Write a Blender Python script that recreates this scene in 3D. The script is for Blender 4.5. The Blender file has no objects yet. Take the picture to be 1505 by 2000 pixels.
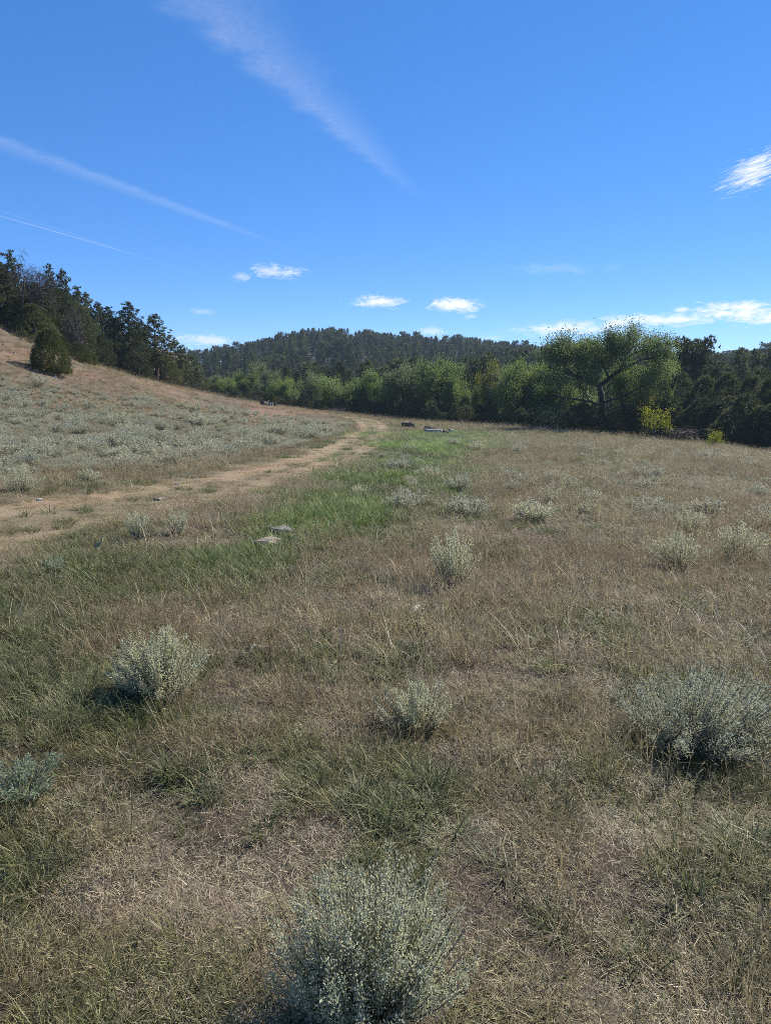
import bpy, math, random
import numpy as np
from math import radians, pi

RS = np.random.RandomState
# ------------------------------------------------------------------ camera, sky, sun, exposure
SUN_AZ, SUN_EL = radians(52), radians(43)        # azimuth to the right of the view, elevation
F, CX, CY, HOR = 1416.0, 752.5, 1000.0, 760.0    # photograph's focal length and centre in its own pixels
PITCH = math.atan((CY - HOR) / F)
CAMZ = 1.6
sc = bpy.context.scene
col = sc.collection
cam = bpy.data.cameras.new('camera')
cam.sensor_fit = 'VERTICAL'; cam.sensor_height = 24.0; cam.lens = 24.0 * F / 2000.0
cam.clip_start = 0.05; cam.clip_end = 6000
camo = bpy.data.objects.new('camera', cam); col.objects.link(camo)
camo.location = (0, 0, CAMZ); camo.rotation_euler = (pi / 2 - PITCH, 0, 0)
sc.camera = camo
sc.view_settings.view_transform = 'Standard'; sc.view_settings.look = 'None'
sc.view_settings.exposure = 0.66; sc.view_settings.gamma = 1.0
sc.view_settings.use_curve_mapping = False
sc.render.engine = 'CYCLES'
sc.cycles.use_denoising = False; sc.cycles.filter_width = 0.85
sc.cycles.max_bounces = 3; sc.cycles.diffuse_bounces = 3; sc.cycles.glossy_bounces = 2
sc.cycles.transmission_bounces = 3; sc.cycles.transparent_max_bounces = 8; sc.cycles.volume_bounces = 0
sc.cycles.sample_clamp_indirect = 6.0

def ray(px, py):
    """photograph pixel -> direction with unit forward (y) component"""
    a = (px - CX) / F; b = (CY - py) / F
    c, s = math.cos(PITCH), math.sin(PITCH)
    y = c + b * s; z = -s + b * c
    return a / y, z / y
def azel(px, py):
    x, z = ray(px, py)
    return math.degrees(math.atan2(x, 1)), math.degrees(math.atan2(z, math.hypot(x, 1)))

class NB:
    """tiny node-graph helper"""
    def __init__(s, tree): s.t = tree; s.n = tree.nodes; s.l = tree.links
    def new(s, typ, **kw):
        n = s.n.new(typ)
        for k, v in kw.items(): setattr(n, k, v)
        return n
    def put(s, sock, v):
        if isinstance(v, bpy.types.NodeSocket): s.l.new(v, sock)
        else: sock.default_value = v
    def m(s, op, a, b=None, c=None, clamp=False):
        n = s.new('ShaderNodeMath', operation=op, use_clamp=clamp)
        s.put(n.inputs[0], a)
        if b is not None: s.put(n.inputs[1], b)
        if c is not None: s.put(n.inputs[2], c)
        return n.outputs[0]
    def smooth(s, v, lo, hi):
        n = s.new('ShaderNodeMapRange', interpolation_type='SMOOTHSTEP')
        s.put(n.inputs[0], v); s.put(n.inputs[1], lo); s.put(n.inputs[2], hi)
        return n.outputs[0]
    def mix(s, f, a, b, typ='MIX'):
        n = s.new('ShaderNodeMix', data_type='RGBA', blend_type=typ)
        s.put(n.inputs[0], f); s.put(n.inputs[6], a); s.put(n.inputs[7], b)
        return n.outputs[2]
    def vec(s, x, y, z):
        n = s.new('ShaderNodeCombineXYZ')
        for i, v in enumerate((x, y, z)): s.put(n.inputs[i], v)
        return n.outputs[0]
    def noise(s, v, scale, detail=4, rough=.55, dist=0.):
        n = s.new('ShaderNodeTexNoise')
        if v is not None: s.put(n.inputs['Vector'], v)
        n.inputs['Scale'].default_value = scale; n.inputs['Detail'].default_value = detail
        n.inputs['Roughness'].default_value = rough; n.inputs['Distortion'].default_value = dist
        return n.outputs[0]
    def attr(s, name, typ='GEOMETRY'):
        return s.new('ShaderNodeAttribute', attribute_name=name, attribute_type=typ)

world = bpy.data.worlds.new('World'); sc.world = world; world.use_nodes = True
wt = world.node_tree; wt.nodes.clear(); w = NB(wt)
sky = w.new('ShaderNodeTexSky', sky_type='NISHITA', sun_disc=False, sun_elevation=SUN_EL, sun_rotation=SUN_AZ)
sky.altitude = 1300; sky.air_density = 0.6; sky.dust_density = 0.0; sky.ozone_density = 6.0
hs = w.new('ShaderNodeHueSaturation'); hs.inputs['Saturation'].default_value = 1.48; hs.inputs['Value'].default_value = 1.82
hs.inputs['Hue'].default_value = 0.51
gam = w.new('ShaderNodeGamma'); gam.inputs[1].default_value = 0.62
w.l.new(sky.outputs[0], gam.inputs[0]); w.l.new(gam.outputs[0], hs.inputs['Color'])
skycol = hs.outputs[0]
tc = w.new('ShaderNodeTexCoord')
sep = w.new('ShaderNodeSeparateXYZ'); w.l.new(tc.outputs['Generated'], sep.inputs[0])
dx, dy, dz = sep.outputs
AZ = w.m('MULTIPLY', w.m('ARCTAN2', dx, dy), 180 / pi)
EL = w.m('MULTIPLY', w.m('ARCSINE', dz), 180 / pi)
cn = w.noise(w.vec(w.m('MULTIPLY', AZ, .55), w.m('MULTIPLY', EL, 1.5), 3.7), 1.0, 6, .6, .4)
cnf = w.noise(w.vec(w.m('MULTIPLY', AZ, 1.6), w.m('MULTIPLY', EL, 4.0), 9.1), 1.0, 5, .62, .8)
cloudn = w.m('ADD', w.m('MULTIPLY', cn, .6), w.m('MULTIPLY', cnf, .4))
total = None
# clouds: centre, half width, half height in photograph pixels (turned into sky directions), strength, softness of edge
CL = [(540, 531, 62, 18, .7), (472, 539, 26, 12, .5), (742, 590, 66, 15, .95), (890, 596, 64, 18, 1.05), (843, 648, 34, 12, .55),
      (395, 667, 75, 16, .6), (392, 608, 34, 7, .28), (1120, 642, 170, 17, .85), (1215, 632, 60, 13, .8), (1330, 604, 26, 9, .7),
      (1310, 624, 170, 17, .9), (1425, 611, 130, 24, 1.05), (1520, 618, 80, 26, 1.0), (1560, 622, 90, 30, .9), (1700, 600, 150, 30, .9), (920, 618, 20, 7, .35),
      (-260, 640, 120, 22, .7), (1960, 560, 130, 24, .8), (1100, 525, 110, 16, .12), (960, 660, 40, 8, .3)]
for (px, py, hw, hh, st) in CL:
    a0, e0 = azel(px, py); a1, _ = azel(px + hw, py); _, e1 = azel(px, py - hh)
    ddx = w.m('DIVIDE', w.m('SUBTRACT', AZ, a0), a1 - a0); ddy = w.m('DIVIDE', w.m('SUBTRACT', EL, e0), e1 - e0)
    r2 = w.m('ADD', w.m('MULTIPLY', ddx, ddx), w.m('MULTIPLY', ddy, ddy))
    v = w.m('ADD', w.m('SUBTRACT', 0.92, w.m('SQRT', r2)), w.m('MULTIPLY', w.m('SUBTRACT', cloudn, .5), 3.4))
    a = w.m('MULTIPLY', w.smooth(v, -.05, 1.0), st)
    total = a if total is None else w.m('MAXIMUM', total, a)
# feathery ice cloud on the right
a0, e0 = azel(1470, 335); a1, _ = azel(1575, 335); _, e1 = azel(1470, 278)
ua = w.m('DIVIDE', w.m('SUBTRACT', AZ, a0), a1 - a0); ue = w.m('DIVIDE', w.m('SUBTRACT', EL, e0), e1 - e0)
ue2 = w.m('SUBTRACT', ue, w.m('MULTIPLY', ua, .45))
r = w.m('SQRT', w.m('ADD', w.m('MULTIPLY', ua, ua), w.m('MULTIPLY', ue2, ue2)))
wn = w.noise(w.vec(w.m('MULTIPLY', ua, 2.2), w.m('MULTIPLY', ue2, 9.0), 1.3), 1.0, 6, .65, 1.2)
v = w.m('ADD', w.m('SUBTRACT', .75, r), w.m('MULTIPLY', w.m('SUBTRACT', wn, .5), 2.2))
total = w.m('MAXIMUM', total, w.m('MULTIPLY', w.smooth(v, 0., .9), .85))
# vapour trails: straight lines in the plane of a high thin layer
zz = w.m('MAXIMUM', dz, .02)
PX = w.m('DIVIDE', dx, zz); PY = w.m('DIVIDE', dy, zz)
def plane(px, py):
    x, z = ray(px, py); return np.array([x / z, 1 / z])
def trail(pa, pb, wa, wb, st, side, grain, far=1.15):
    """from pa (near, wide wa) to pb (far, wide wb)"""
    A, B = plane(*pa), plane(*pb); d = B - A; L = np.linalg.norm(d); d = d / L; n = np.array([-d[1], d[0]]) * side
    qx = w.m('SUBTRACT', PX, float(A[0])); qy = w.m('SUBTRACT', PY, float(A[1]))
    t = w.m('DIVIDE', w.m('ADD', w.m('MULTIPLY', qx, float(d[0])), w.m('MULTIPLY', qy, float(d[1]))), float(L))
    s = w.m('ADD', w.m('MULTIPLY', qx, float(n[0])), w.m('MULTIPLY', qy, float(n[1])))
    nz = w.noise(w.vec(PX, PY, 2.2), grain, 5, .62, .3)
    nz2 = w.noise(w.vec(PX, PY, 7.2), grain * .16, 2, .5, .0)
    wid = w.m('MAXIMUM', w.m('ADD', wa, w.m('MULTIPLY', t, wb - wa)), .004)
    u = w.m('DIVIDE', s, wid)
    u = w.m('ADD', u, w.m('MULTIPLY', w.m('SUBTRACT', nz2, .5), .5))
    a = w.m('MULTIPLY', w.smooth(u, -.12, .38), w.m('SUBTRACT', 1., w.smooth(u, .1, 1.1)))
    a = w.m('MULTIPLY', a, w.m('ADD', .25, w.m('MULTIPLY', nz, 1.5)))
    a = w.m('MULTIPLY', a, w.m('ADD', .45, w.m('MULTIPLY', nz2, 1.1)))
    a = w.m('MULTIPLY', a, w.m('SUBTRACT', 1., w.smooth(t, .55, far)))
    return w.m('MULTIPLY', a, st)
for args in (((300, 0), (795, 378), .33, .10, .115, -1, 46.), ((0, 258), (545, 474), .24, .10, .10, 1, 40.), ((0, 420), (285, 503), .030, .03, .20, 1, 12.),
             ((290, 505), (420, 548), .03, .03, .07, 1, 12.)):
    total = w.m('MAXIMUM', total, trail(*args))
total = w.m('MULTIPLY', total, w.smooth(EL, 0.3, 2.0), clamp=True)
cloudcol = w.mix(total, skycol, (5.5, 5.5, 5.7, 1))
bg = w.new('ShaderNodeBackground'); bg.inputs['Strength'].default_value = 0.13
w.l.new(cloudcol, bg.inputs['Color'])
world.cycles.sampling_method = 'NONE'
wo = w.new('ShaderNodeOutputWorld'); w.l.new(bg.outputs[0], wo.inputs['Surface'])

sun = bpy.data.lights.new('sun', 'SUN'); sun.energy = 5.0; sun.angle = radians(0.53); sun.color = (1.0, .94, .82)
suno = bpy.data.objects.new('sun', sun); col.objects.link(suno)
suno.rotation_euler = (pi / 2 - SUN_EL, 0, pi - SUN_AZ)     # its -Z points away from the sun
suno.location = (60, 50, 90)

# ------------------------------------------------------------------ noise and terrain
_T = RS(5).rand(512, 512)
def vnoise(x, y):
    x = np.asarray(x, float); y = np.asarray(y, float)
    xi = np.floor(x).astype(int); yi = np.floor(y).astype(int); fx = x - xi; fy = y - yi
    fx = fx * fx * (3 - 2 * fx); fy = fy * fy * (3 - 2 * fy)
    a = _T[xi & 511, yi & 511]; b = _T[(xi + 1) & 511, yi & 511]; c = _T[xi & 511, (yi + 1) & 511]; d = _T[(xi + 1) & 511, (yi + 1) & 511]
    return (a * (1 - fx) + b * fx) * (1 - fy) + (c * (1 - fx) + d * fx) * fy
def fbm(x, y, s, o=4, seed=0):
    v = 0; a = .5; t = 0
    for k in range(o):
        v = v + a * vnoise(x / s * 2 ** k + 37.3 * k + seed * 11.7, y / s * 2 ** k + 71.1 * k + seed * 5.3); t += a; a *= .5
    return v / t
def sst(a, b, x):
    t = np.clip((x - a) / (b - a), 0, 1); return t * t * (3 - 2 * t)

ctrl = [(0, 0, 0), (2, 0, -.02), (-2, 0, .02), (0, 3, -.03), (-4, 3, .02), (4, 3, -.10), (0, 8, -.18), (-6, 9, 0.02), (6, 8, -.36), (0, -8, .12),
        (-15, -8, 1.0), (15, -8, -.6), (-14, 8, .8), (-40, 10, 5.0), (-60, 30, 10), (-70, 80, 14), (-62, 125, 14), (-100, 60, 20), (-130, 150, 26),
        (-45, 170, 5), (-30, 160, -1), (40, 20, -2.6), (45, -10, -2.4), (30, -40, -1.0), (-20, -40, 2.2), (-60, -30, 7), (-90, -10, 12)]
for (px, py, Y) in [(0, 1000, 9.8), (0, 900, 17), (0, 800, 32), (0, 720, 45), (0, 638, 58), (230, 727, 72), (230, 800, 40), (230, 900, 19), (120, 690, 60),
                    (330, 752, 92), (400, 779, 112), (400, 850, 33), (400, 805, 66), (560, 801, 105), (560, 850, 36), (700, 813, 92), (700, 850, 41),
                    (1000, 836, 75), (1000, 880, 32), (1300, 861, 62), (1300, 920, 26), (1505, 883, 54), (1505, 960, 20)]:
    x, z = ray(px, py); ctrl.append((x * Y, Y, CAMZ + z * Y))
ctrl = np.array(ctrl, float)
def _phi(r2): return np.where(r2 > 1e-9, r2 * np.log(np.maximum(r2, 1e-9)) * .5, 0)
_n = len(ctrl); _K = _phi(((ctrl[:, None, :2] - ctrl[None, :, :2]) ** 2).sum(-1)) + np.eye(_n) * 1.0
_P = np.c_[np.ones(_n), ctrl[:, :2]]
_sol = np.linalg.solve(np.block([[_K, _P], [_P.T, np.zeros((3, 3))]]), np.r_[ctrl[:, 2], 0, 0, 0])
def tps(x, y):
    out = _sol[_n] + _sol[_n + 1] * x + _sol[_n + 2] * y
    for i in range(_n): out = out + _sol[i] * _phi((x - ctrl[i, 0]) ** 2 + (y - ctrl[i, 1]) ** 2)
    return out
EDGE = np.array([(-95, 330), (-70, 230), (-45, 160), (-30, 122), (-15.5, 107.5), (-3.4, 95), (13, 77), (24, 64), (29.5, 56), (36, 36), (42, 10), (44, -30), (40, -300)], float)
def seg_dist(x, y, line):
    """distance, and side (+ = right of the line's direction)"""
    best = np.full(np.shape(x), 1e9); side = np.zeros(np.shape(x)); par = np.zeros(np.shape(x))
    for i in range(len(line) - 1):
        a, b = line[i], line[i + 1]; d = b - a; L2 = d @ d
        t = np.clip(((x - a[0]) * d[0] + (y - a[1]) * d[1]) / L2, 0, 1)
        ex = x - a[0] - t * d[0]; ey = y - a[1] - t * d[1]; dd = np.hypot(ex, ey)
        s = np.where(d[0] * (y - a[1]) - d[1] * (x - a[0]) > 0, -1., 1.)
        m = dd < best; best = np.where(m, dd, best); side = np.where(m, s, side); par = np.where(m, i + t, par)
    return best, side, par
def edge_s(x, y):
    d, s, _ = seg_dist(x, y, EDGE); return -d * s          # beyond the edge (creek side) positive
CREST_PX = np.array([-1500, 0, 380, 470, 540, 600, 660, 780, 900, 1000, 1100, 1300, 1505, 2200, 4000]); CREST_PY = np.array([715, 712, 713, 706, 690, 678, 682, 692, 697, 707, 712, 716, 712, 705, 720])
def farz(x, y):
    r = np.hypot(x, y); yy = np.maximum(y, 1e-3); a = np.where(y > 20, np.clip(x / yy, -3, 3), 3.)
    px = CX + a * F * math.cos(PITCH) * 1.02
    crest = CAMZ + (HOR - np.interp(px, CREST_PX, CREST_PY)) / F * 380
    t = sst(165, 385, r)
    z = -6.0 + (crest + 6.0) * t - 10 * sst(400, 800, r)
    return z + (fbm(x, y, 45, 3, 2) - .5) * 7 * t
def G(x, y):
    x = np.asarray(x, float); y = np.asarray(y, float)
    r = np.hypot(x, y); far = sst(160, 420, r)
    xc = np.clip(x, -140, 60); yc = np.clip(y, -50, 200)
    z = np.clip(tps(xc, yc), -7, 30)
    s = edge_s(x, y) + (fbm(x, y, 9, 2, 4) - .5) * 3
    wgt = sst(0, 17, s)
    z = z * (1 - wgt) + farz(x, y) * wgt
    z = z + (fbm(x, y, 11, 3, 1) - .5) * .34 * sst(4, 20, r) * (1 - far)
    z = z + (fbm(x, y, 1.1, 2, 7) - .5) * .10 * np.exp(-r / 22)
    z = z + (fbm(x, y, .30, 2, 8) - .5) * .075 * np.exp(-r / 7)
    return z - float(G0)
G0 = 0.0
G0 = float(G(np.array([0.]), np.array([0.]))[0])
def gz(x, y): return float(G(np.array([x]), np.array([y]))[0])
def hit(px, py, ymax=200):
    """where the photograph's pixel meets the ground"""
    x, z = ray(px, py); Y = np.geomspace(.8, ymax, 420)
    h = CAMZ + z * Y - G(x * Y, Y); i = int(np.argmax(h < 0))
    if h[i] >= 0: return float(x * ymax), float(ymax)
    if i > 0:
        t = h[i - 1] / (h[i - 1] - h[i]); y = Y[i - 1] + t * (Y[i] - Y[i - 1])
    else: y = Y[0]
    return float(x * y), float(y)
def topz(py, Y): return CAMZ + ray(CX, py)[1] * Y

# ------------------------------------------------------------------ mesh helpers
def mesh(name, V, Fc, attrs=None, mats=(), matidx=None, smooth=False):
    """V (n,3); Fc list of int arrays (m,k)"""
    me = bpy.data.meshes.new(name); V = np.asarray(V, np.float32)
    if not isinstance(Fc, (list, tuple)): Fc = [Fc]
    Fc = [np.asarray(f, np.int32) for f in Fc if len(f)]
    me.vertices.add(len(V)); me.vertices.foreach_set('co', V.ravel())
    if Fc:
        loops = np.concatenate([f.ravel() for f in Fc]); tot = np.concatenate([np.full(len(f), f.shape[1]) for f in Fc]).astype(np.int32)
        me.loops.add(len(loops)); me.loops.foreach_set('vertex_index', loops)
        me.polygons.add(len(tot)); me.polygons.foreach_set('loop_start', np.r_[0, np.cumsum(tot)[:-1]].astype(np.int32))
        if matidx is not None: me.polygons.foreach_set('material_index', np.asarray(matidx, np.int32))
        me.polygons.foreach_set('use_smooth', np.full(len(tot), smooth))
    for k, v in (attrs or {}).items():
        v = np.asarray(v)
        if v.dtype.kind == 'i': a = me.attributes.new(k, 'INT', 'POINT'); a.data.foreach_set('value', v.astype(np.int32))
        elif v.ndim == 1: a = me.attributes.new(k, 'FLOAT', 'POINT'); a.data.foreach_set('value', v.astype(np.float32))
        elif v.shape[1] == 3: a = me.attributes.new(k, 'FLOAT_VECTOR', 'POINT'); a.data.foreach_set('vector', v.astype(np.float32).ravel())
        else: a = me.attributes.new(k, 'FLOAT_COLOR', 'POINT'); a.data.foreach_set('color', v.astype(np.float32).ravel())
    for m in mats: me.materials.append(m)
    me.update(calc_edges=True); me.validate()
    return me
def obj(name, me, parent=None, loc=None, rot=None, scale=None, link=True, **props):
    o = bpy.data.objects.new(name, me)
    if link: col.objects.link(o)
    if parent is not None: o.parent = parent
    if loc is not None: o.location = loc
    if rot is not None: o.rotation_euler = rot
    if scale is not None: o.scale = scale
    for k, v in props.items(): o[k] = v
    return o
class Acc:
    """collects quads/tris with a per-vertex random value"""
    def __init__(s): s.V = []; s.Q = []; s.T = []; s.A = []; s.n = 0
    def add(s, V, Q=None, T=None, a=None):
        V = np.asarray(V, float).reshape(-1, 3); s.V.append(V); s.A.append(np.full(len(V), .5) if a is None else np.asarray(a, float))
        if Q is not None and len(Q): s.Q.append(np.asarray(Q) + s.n)
        if T is not None and len(T): s.T.append(np.asarray(T) + s.n)
        s.n += len(V)
    def mesh(s, name, mat, smooth=False):
        F_ = []
        if s.Q: F_.append(np.concatenate(s.Q))
        if s.T: F_.append(np.concatenate(s.T))
        return mesh(name, np.concatenate(s.V), F_, {'rnd': np.concatenate(s.A)}, [mat], smooth=smooth)
def unit(v): return v / np.maximum(np.linalg.norm(v, axis=-1, keepdims=True), 1e-9)
def leaves(acc, P, D, L, W, rng, rnd=None, cup=.25):
    """diamond leaves: base P, direction D"""
    n = len(P); D = unit(D); R = unit(np.cross(D, rng.normal(size=(n, 3)))); N = np.cross(D, R)
    L = np.broadcast_to(L, (n,))[:, None]; W = np.broadcast_to(W, (n,))[:, None]
    mid = P + D * L * .5 + N * W * cup
    V = np.stack([P, mid + R * W * .5, P + D * L, mid - R * W * .5], 1)
    i = np.arange(n)[:, None] * 4
    if rnd is None: rnd = rng.rand(n)
    acc.add(V.reshape(-1, 3), Q=i + np.array([[0, 1, 2, 3]]), a=np.repeat(rnd, 4))
def tube(acc, P, R, k=6, a=.5, cap=True):
    P = np.asarray(P, float); n = len(P); R = np.broadcast_to(R, (n,))
    T = unit(np.gradient(P, axis=0)); ref = np.array([0, 0, 1.]) if abs(T[0][2]) < .9 else np.array([1., 0, 0])
    X = unit(np.cross(T, ref)); Yv = np.cross(T, X)
    th = np.arange(k) / k * 2 * pi
    V = P[:, None] + R[:, None, None] * (X[:, None] * np.cos(th)[None, :, None] + Yv[:, None] * np.sin(th)[None, :, None])
    q = []
    for i in range(n - 1):
        for j in range(k): q.append((i * k + j, i * k + (j + 1) % k, (i + 1) * k + (j + 1) % k, (i + 1) * k + j))
    V = V.reshape(-1, 3); t = []
    if cap:
        V = np.r_[V, P[:1], P[-1:]]; m = n * k
        for j in range(k): t.append((m, (j + 1) % k, j)); t.append((m + 1, (n - 1) * k + j, (n - 1) * k + (j + 1) % k))
    acc.add(V, Q=q, T=t, a=np.full(len(V), a))
def ribbons(rng, base, az, tilt, bend, L, W, seg=3, kink=None):
    """grass blades; returns V, quads, tris, per-vertex blade random, per-vertex height along blade"""
    n = len(base); V = []; t = []
    p = base.copy(); hd = np.stack([np.cos(az), np.sin(az), np.zeros(n)], 1); tw = az + pi / 2 + rng.normal(0, .5, n)
    wd = np.stack([np.cos(tw), np.sin(tw), np.zeros(n)], 1)
    for k in range(seg):
        wk = W * (1 - .75 * (k / seg) ** 1.5)
        V.append(p - wd * wk[:, None] * .5); V.append(p + wd * wk[:, None] * .5)
        ph = tilt + bend * (k + .5) / seg
        if kink is not None: ph = np.where(kink <= k, ph + 1.1, ph)
        p = p + (hd * np.sin(ph)[:, None] + np.array([0, 0, 1.]) * np.cos(ph)[:, None]) * (L / seg)[:, None]
    V.append(p); V = np.stack(V, 1); m = 2 * seg + 1; i = np.arange(n)[:, None] * m
    Q = np.concatenate([i + np.array([[2 * k, 2 * k + 1, 2 * k + 3, 2 * k + 2]]) for k in range(seg - 1)]) if seg > 1 else np.zeros((0, 4), int)
    Tt = i + np.array([[2 * seg - 2, 2 * seg - 1, 2 * seg]])
    hh = np.tile(np.r_[np.repeat(np.arange(seg) / seg, 2), 1.], n)
    return V.reshape(-1, 3), Q, Tt, np.repeat(rng.rand(n), m), hh

# ------------------------------------------------------------------ materials
def material(name):
    m = bpy.data.materials.new(name); m.use_nodes = True; m.node_tree.nodes.clear(); return m, NB(m.node_tree)
def finish(b, shader):
    o = b.new('ShaderNodeOutputMaterial'); b.l.new(shader, o.inputs['Surface'])
def leafy(b, colr, trans=.35, rough=.6, spec=.25, tcol=None):
    p = b.new('ShaderNodeBsdfPrincipled'); b.put(p.inputs['Base Color'], colr); p.inputs['Roughness'].default_value = rough
    p.inputs['Specular IOR Level'].default_value = spec
    t = b.new('ShaderNodeBsdfTranslucent'); b.put(t.inputs['Color'], colr if tcol is None else tcol)
    x = b.new('ShaderNodeMixShader'); x.inputs[0].default_value = trans
    b.l.new(p.outputs[0], x.inputs[1]); b.l.new(t.outputs[0], x.inputs[2]); finish(b, x.outputs[0])
def ramp(b, f, stops):
    n = b.new('ShaderNodeValToRGB'); e = n.color_ramp.elements
    while len(e) < len(stops): e.new(.5)
    for k, (p, c) in enumerate(stops): e[k].position = p; e[k].color = (*c, 1)
    b.put(n.inputs[0], f); return n.outputs[0]
def foliage(name, stops, trans=.35, objvar=.35, rough=.6, big=0.0):
    m, b = material(name)
    r = b.attr('rnd').outputs['Fac']
    oi = b.new('ShaderNodeObjectInfo').outputs['Random']
    if big:
        g = b.new('ShaderNodeNewGeometry'); nz = b.noise(g.outputs['Position'], big, 2, .5)
        r = b.m('ADD', b.m('MULTIPLY', r, .6), b.m('MULTIPLY', b.smooth(nz, .3, .7), .4))
    c = ramp(b, r, stops)
    c = b.mix(1.0, c, b.mix(oi, (1 - objvar, 1 - objvar * .9, 1 - objvar * .6, 1), (1 + objvar, 1 + objvar * .85, 1 + objvar * .4, 1)), 'MULTIPLY')
    leafy(b, c, trans, rough); return m
M = {}
M['pine'] = foliage('pine_needle', [(0, (.040, .052, .025)), (.5, (.085, .102, .042)), (1, (.145, .155, .064))], .35)
M['pinefar'] = M['pine']
M['juniper'] = foliage('juniper_foliage', [(0, (.042, .052, .024)), (.55, (.088, .102, .042)), (1, (.15, .16, .07))], .35)
M['juniperolive'] = foliage('olive_juniper_foliage', [(0, (.042, .052, .017)), (.55, (.095, .108, .033)), (1, (.165, .17, .06))], .3)
M['cotton'] = foliage('cottonwood_leaf', [(0, (.085, .125, .030)), (.5, (.20, .27, .072)), (.93, (.32, .37, .12)), (1, (.42, .37, .10))], .5, .28)
M['cottonbacklit'] = foliage('backlit_cottonwood_leaf', [(0, (.065, .095, .028)), (.5, (.155, .205, .062)), (.95, (.26, .305, .11)), (1, (.38, .33, .08))], .48, .1)  # darker copy of the cottonwood leaf: the crown's backlit dullness is put into the colour
M['cottonpale'] = foliage('pale_cottonwood_leaf', [(0, (.08, .105, .045)), (.5, (.19, .23, .10)), (1, (.31, .35, .17))], .48, .2)
M['cottonyellow'] = foliage('turning_leaf', [(0, (.07, .085, .016)), (.45, (.17, .19, .03)), (.8, (.30, .27, .04)), (1, (.40, .20, .05))], .45, .15)
M['yellowbush'] = foliage('yellow_green_leaf', [(0, (.10, .13, .012)), (.5, (.24, .27, .02)), (1, (.42, .38, .03))], .5, .1)
M['orange'] = foliage('orange_leaf', [(0, (.09, .09, .02)), (.5, (.20, .16, .04)), (1, (.34, .20, .055))], .4, .1)
M['twig'] = foliage('dry_twig', [(0, (.045, .037, .031)), (1, (.12, .10, .085))], .1, .2)
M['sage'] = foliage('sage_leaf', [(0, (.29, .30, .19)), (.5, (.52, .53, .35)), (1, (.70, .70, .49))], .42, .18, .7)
M['sagefar'] = foliage('sage_leaf_slope', [(0, (.27, .275, .175)), (.5, (.44, .44, .31)), (1, (.60, .59, .43))], .42, .12, .7)
M['bud'] = foliage('sage_bud', [(0, (.50, .46, .25)), (.5, (.68, .63, .36)), (1, (.78, .74, .48))], .25, .1, .7)
M['bluegreen'] = foliage('silver_green_leaf', [(0, (.16, .19, .11)), (.5, (.29, .34, .21)), (1, (.42, .46, .31))], .4, .1, .7)
M['cactus'] = foliage('cactus_skin', [(0, (.18, .21, .10)), (.5, (.32, .34, .18)), (1, (.40, .40, .22))], .04, .2, .5)

def bark(name, a, bcol, sc_=6):
    m, b = material(name); g = b.new('ShaderNodeTexCoord')
    mp = b.new('ShaderNodeMapping'); mp.inputs['Scale'].default_value = (1, 1, .25); b.l.new(g.outputs['Object'], mp.inputs[0])
    n = b.noise(mp.outputs[0], sc_, 5, .65)
    c = ramp(b, n, [(.3, a), (.7, bcol)])
    p = b.new('ShaderNodeBsdfPrincipled'); b.put(p.inputs['Base Color'], c); p.inputs['Roughness'].default_value = .9
    bp = b.new('ShaderNodeBump'); bp.inputs['Strength'].default_value = .7; bp.inputs['Distance'].default_value = .03; b.l.new(n, bp.inputs['Height']); b.l.new(bp.outputs[0], p.inputs['Normal'])
    finish(b, p.outputs[0]); return m
M['pinebark'] = bark('pine_bark', (.035, .024, .018), (.12, .075, .05))
M['cottonbark'] = bark('cottonwood_bark', (.016, .014, .012), (.060, .050, .042), 4)
M['deadbark'] = bark('dead_bark', (.045, .038, .033), (.12, .105, .092), 5)
M['sagestem'] = bark('sage_stem', (.13, .11, .085), (.30, .27, .21), 40)
M['greywood'] = bark('weathered_wood', (.17, .155, .14), (.46, .44, .41), 9)
M['darkwood'] = bark('charred_wood', (.018, .016, .015), (.09, .08, .072), 7)
def rockmat(name, a, bcol, spot):
    m, b = material(name); g = b.new('ShaderNodeTexCoord')
    n = b.noise(g.outputs['Object'], 9, 6, .65); n2 = b.noise(g.outputs['Object'], 38, 3, .6)
    c = ramp(b, n, [(.3, a), (.65, bcol)]); c = b.mix(b.smooth(n2, .56, .64), c, (*spot, 1))
    p = b.new('ShaderNodeBsdfPrincipled'); b.put(p.inputs['Base Color'], c); p.inputs['Roughness'].default_value = .92
    bp = b.new('ShaderNodeBump'); bp.inputs['Strength'].default_value = .9; bp.inputs['Distance'].default_value = .012; b.l.new(n2, bp.inputs['Height']); b.l.new(bp.outputs[0], p.inputs['Normal'])
    finish(b, p.outputs[0]); return m
M['rockpink'] = rockmat('pink_stone', (.19, .14, .115), (.34, .265, .22), (.09, .07, .06))
M['rockgrey'] = rockmat('lichen_stone', (.12, .105, .095), (.27, .24, .215), (.03, .03, .03))
M['rockpale'] = rockmat('pale_stone', (.40, .35, .29), (.62, .57, .50), (.32, .26, .21))
M['bone'] = rockmat('bleached_wood', (.48, .45, .40), (.66, .63, .57), (.35, .32, .28))

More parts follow.
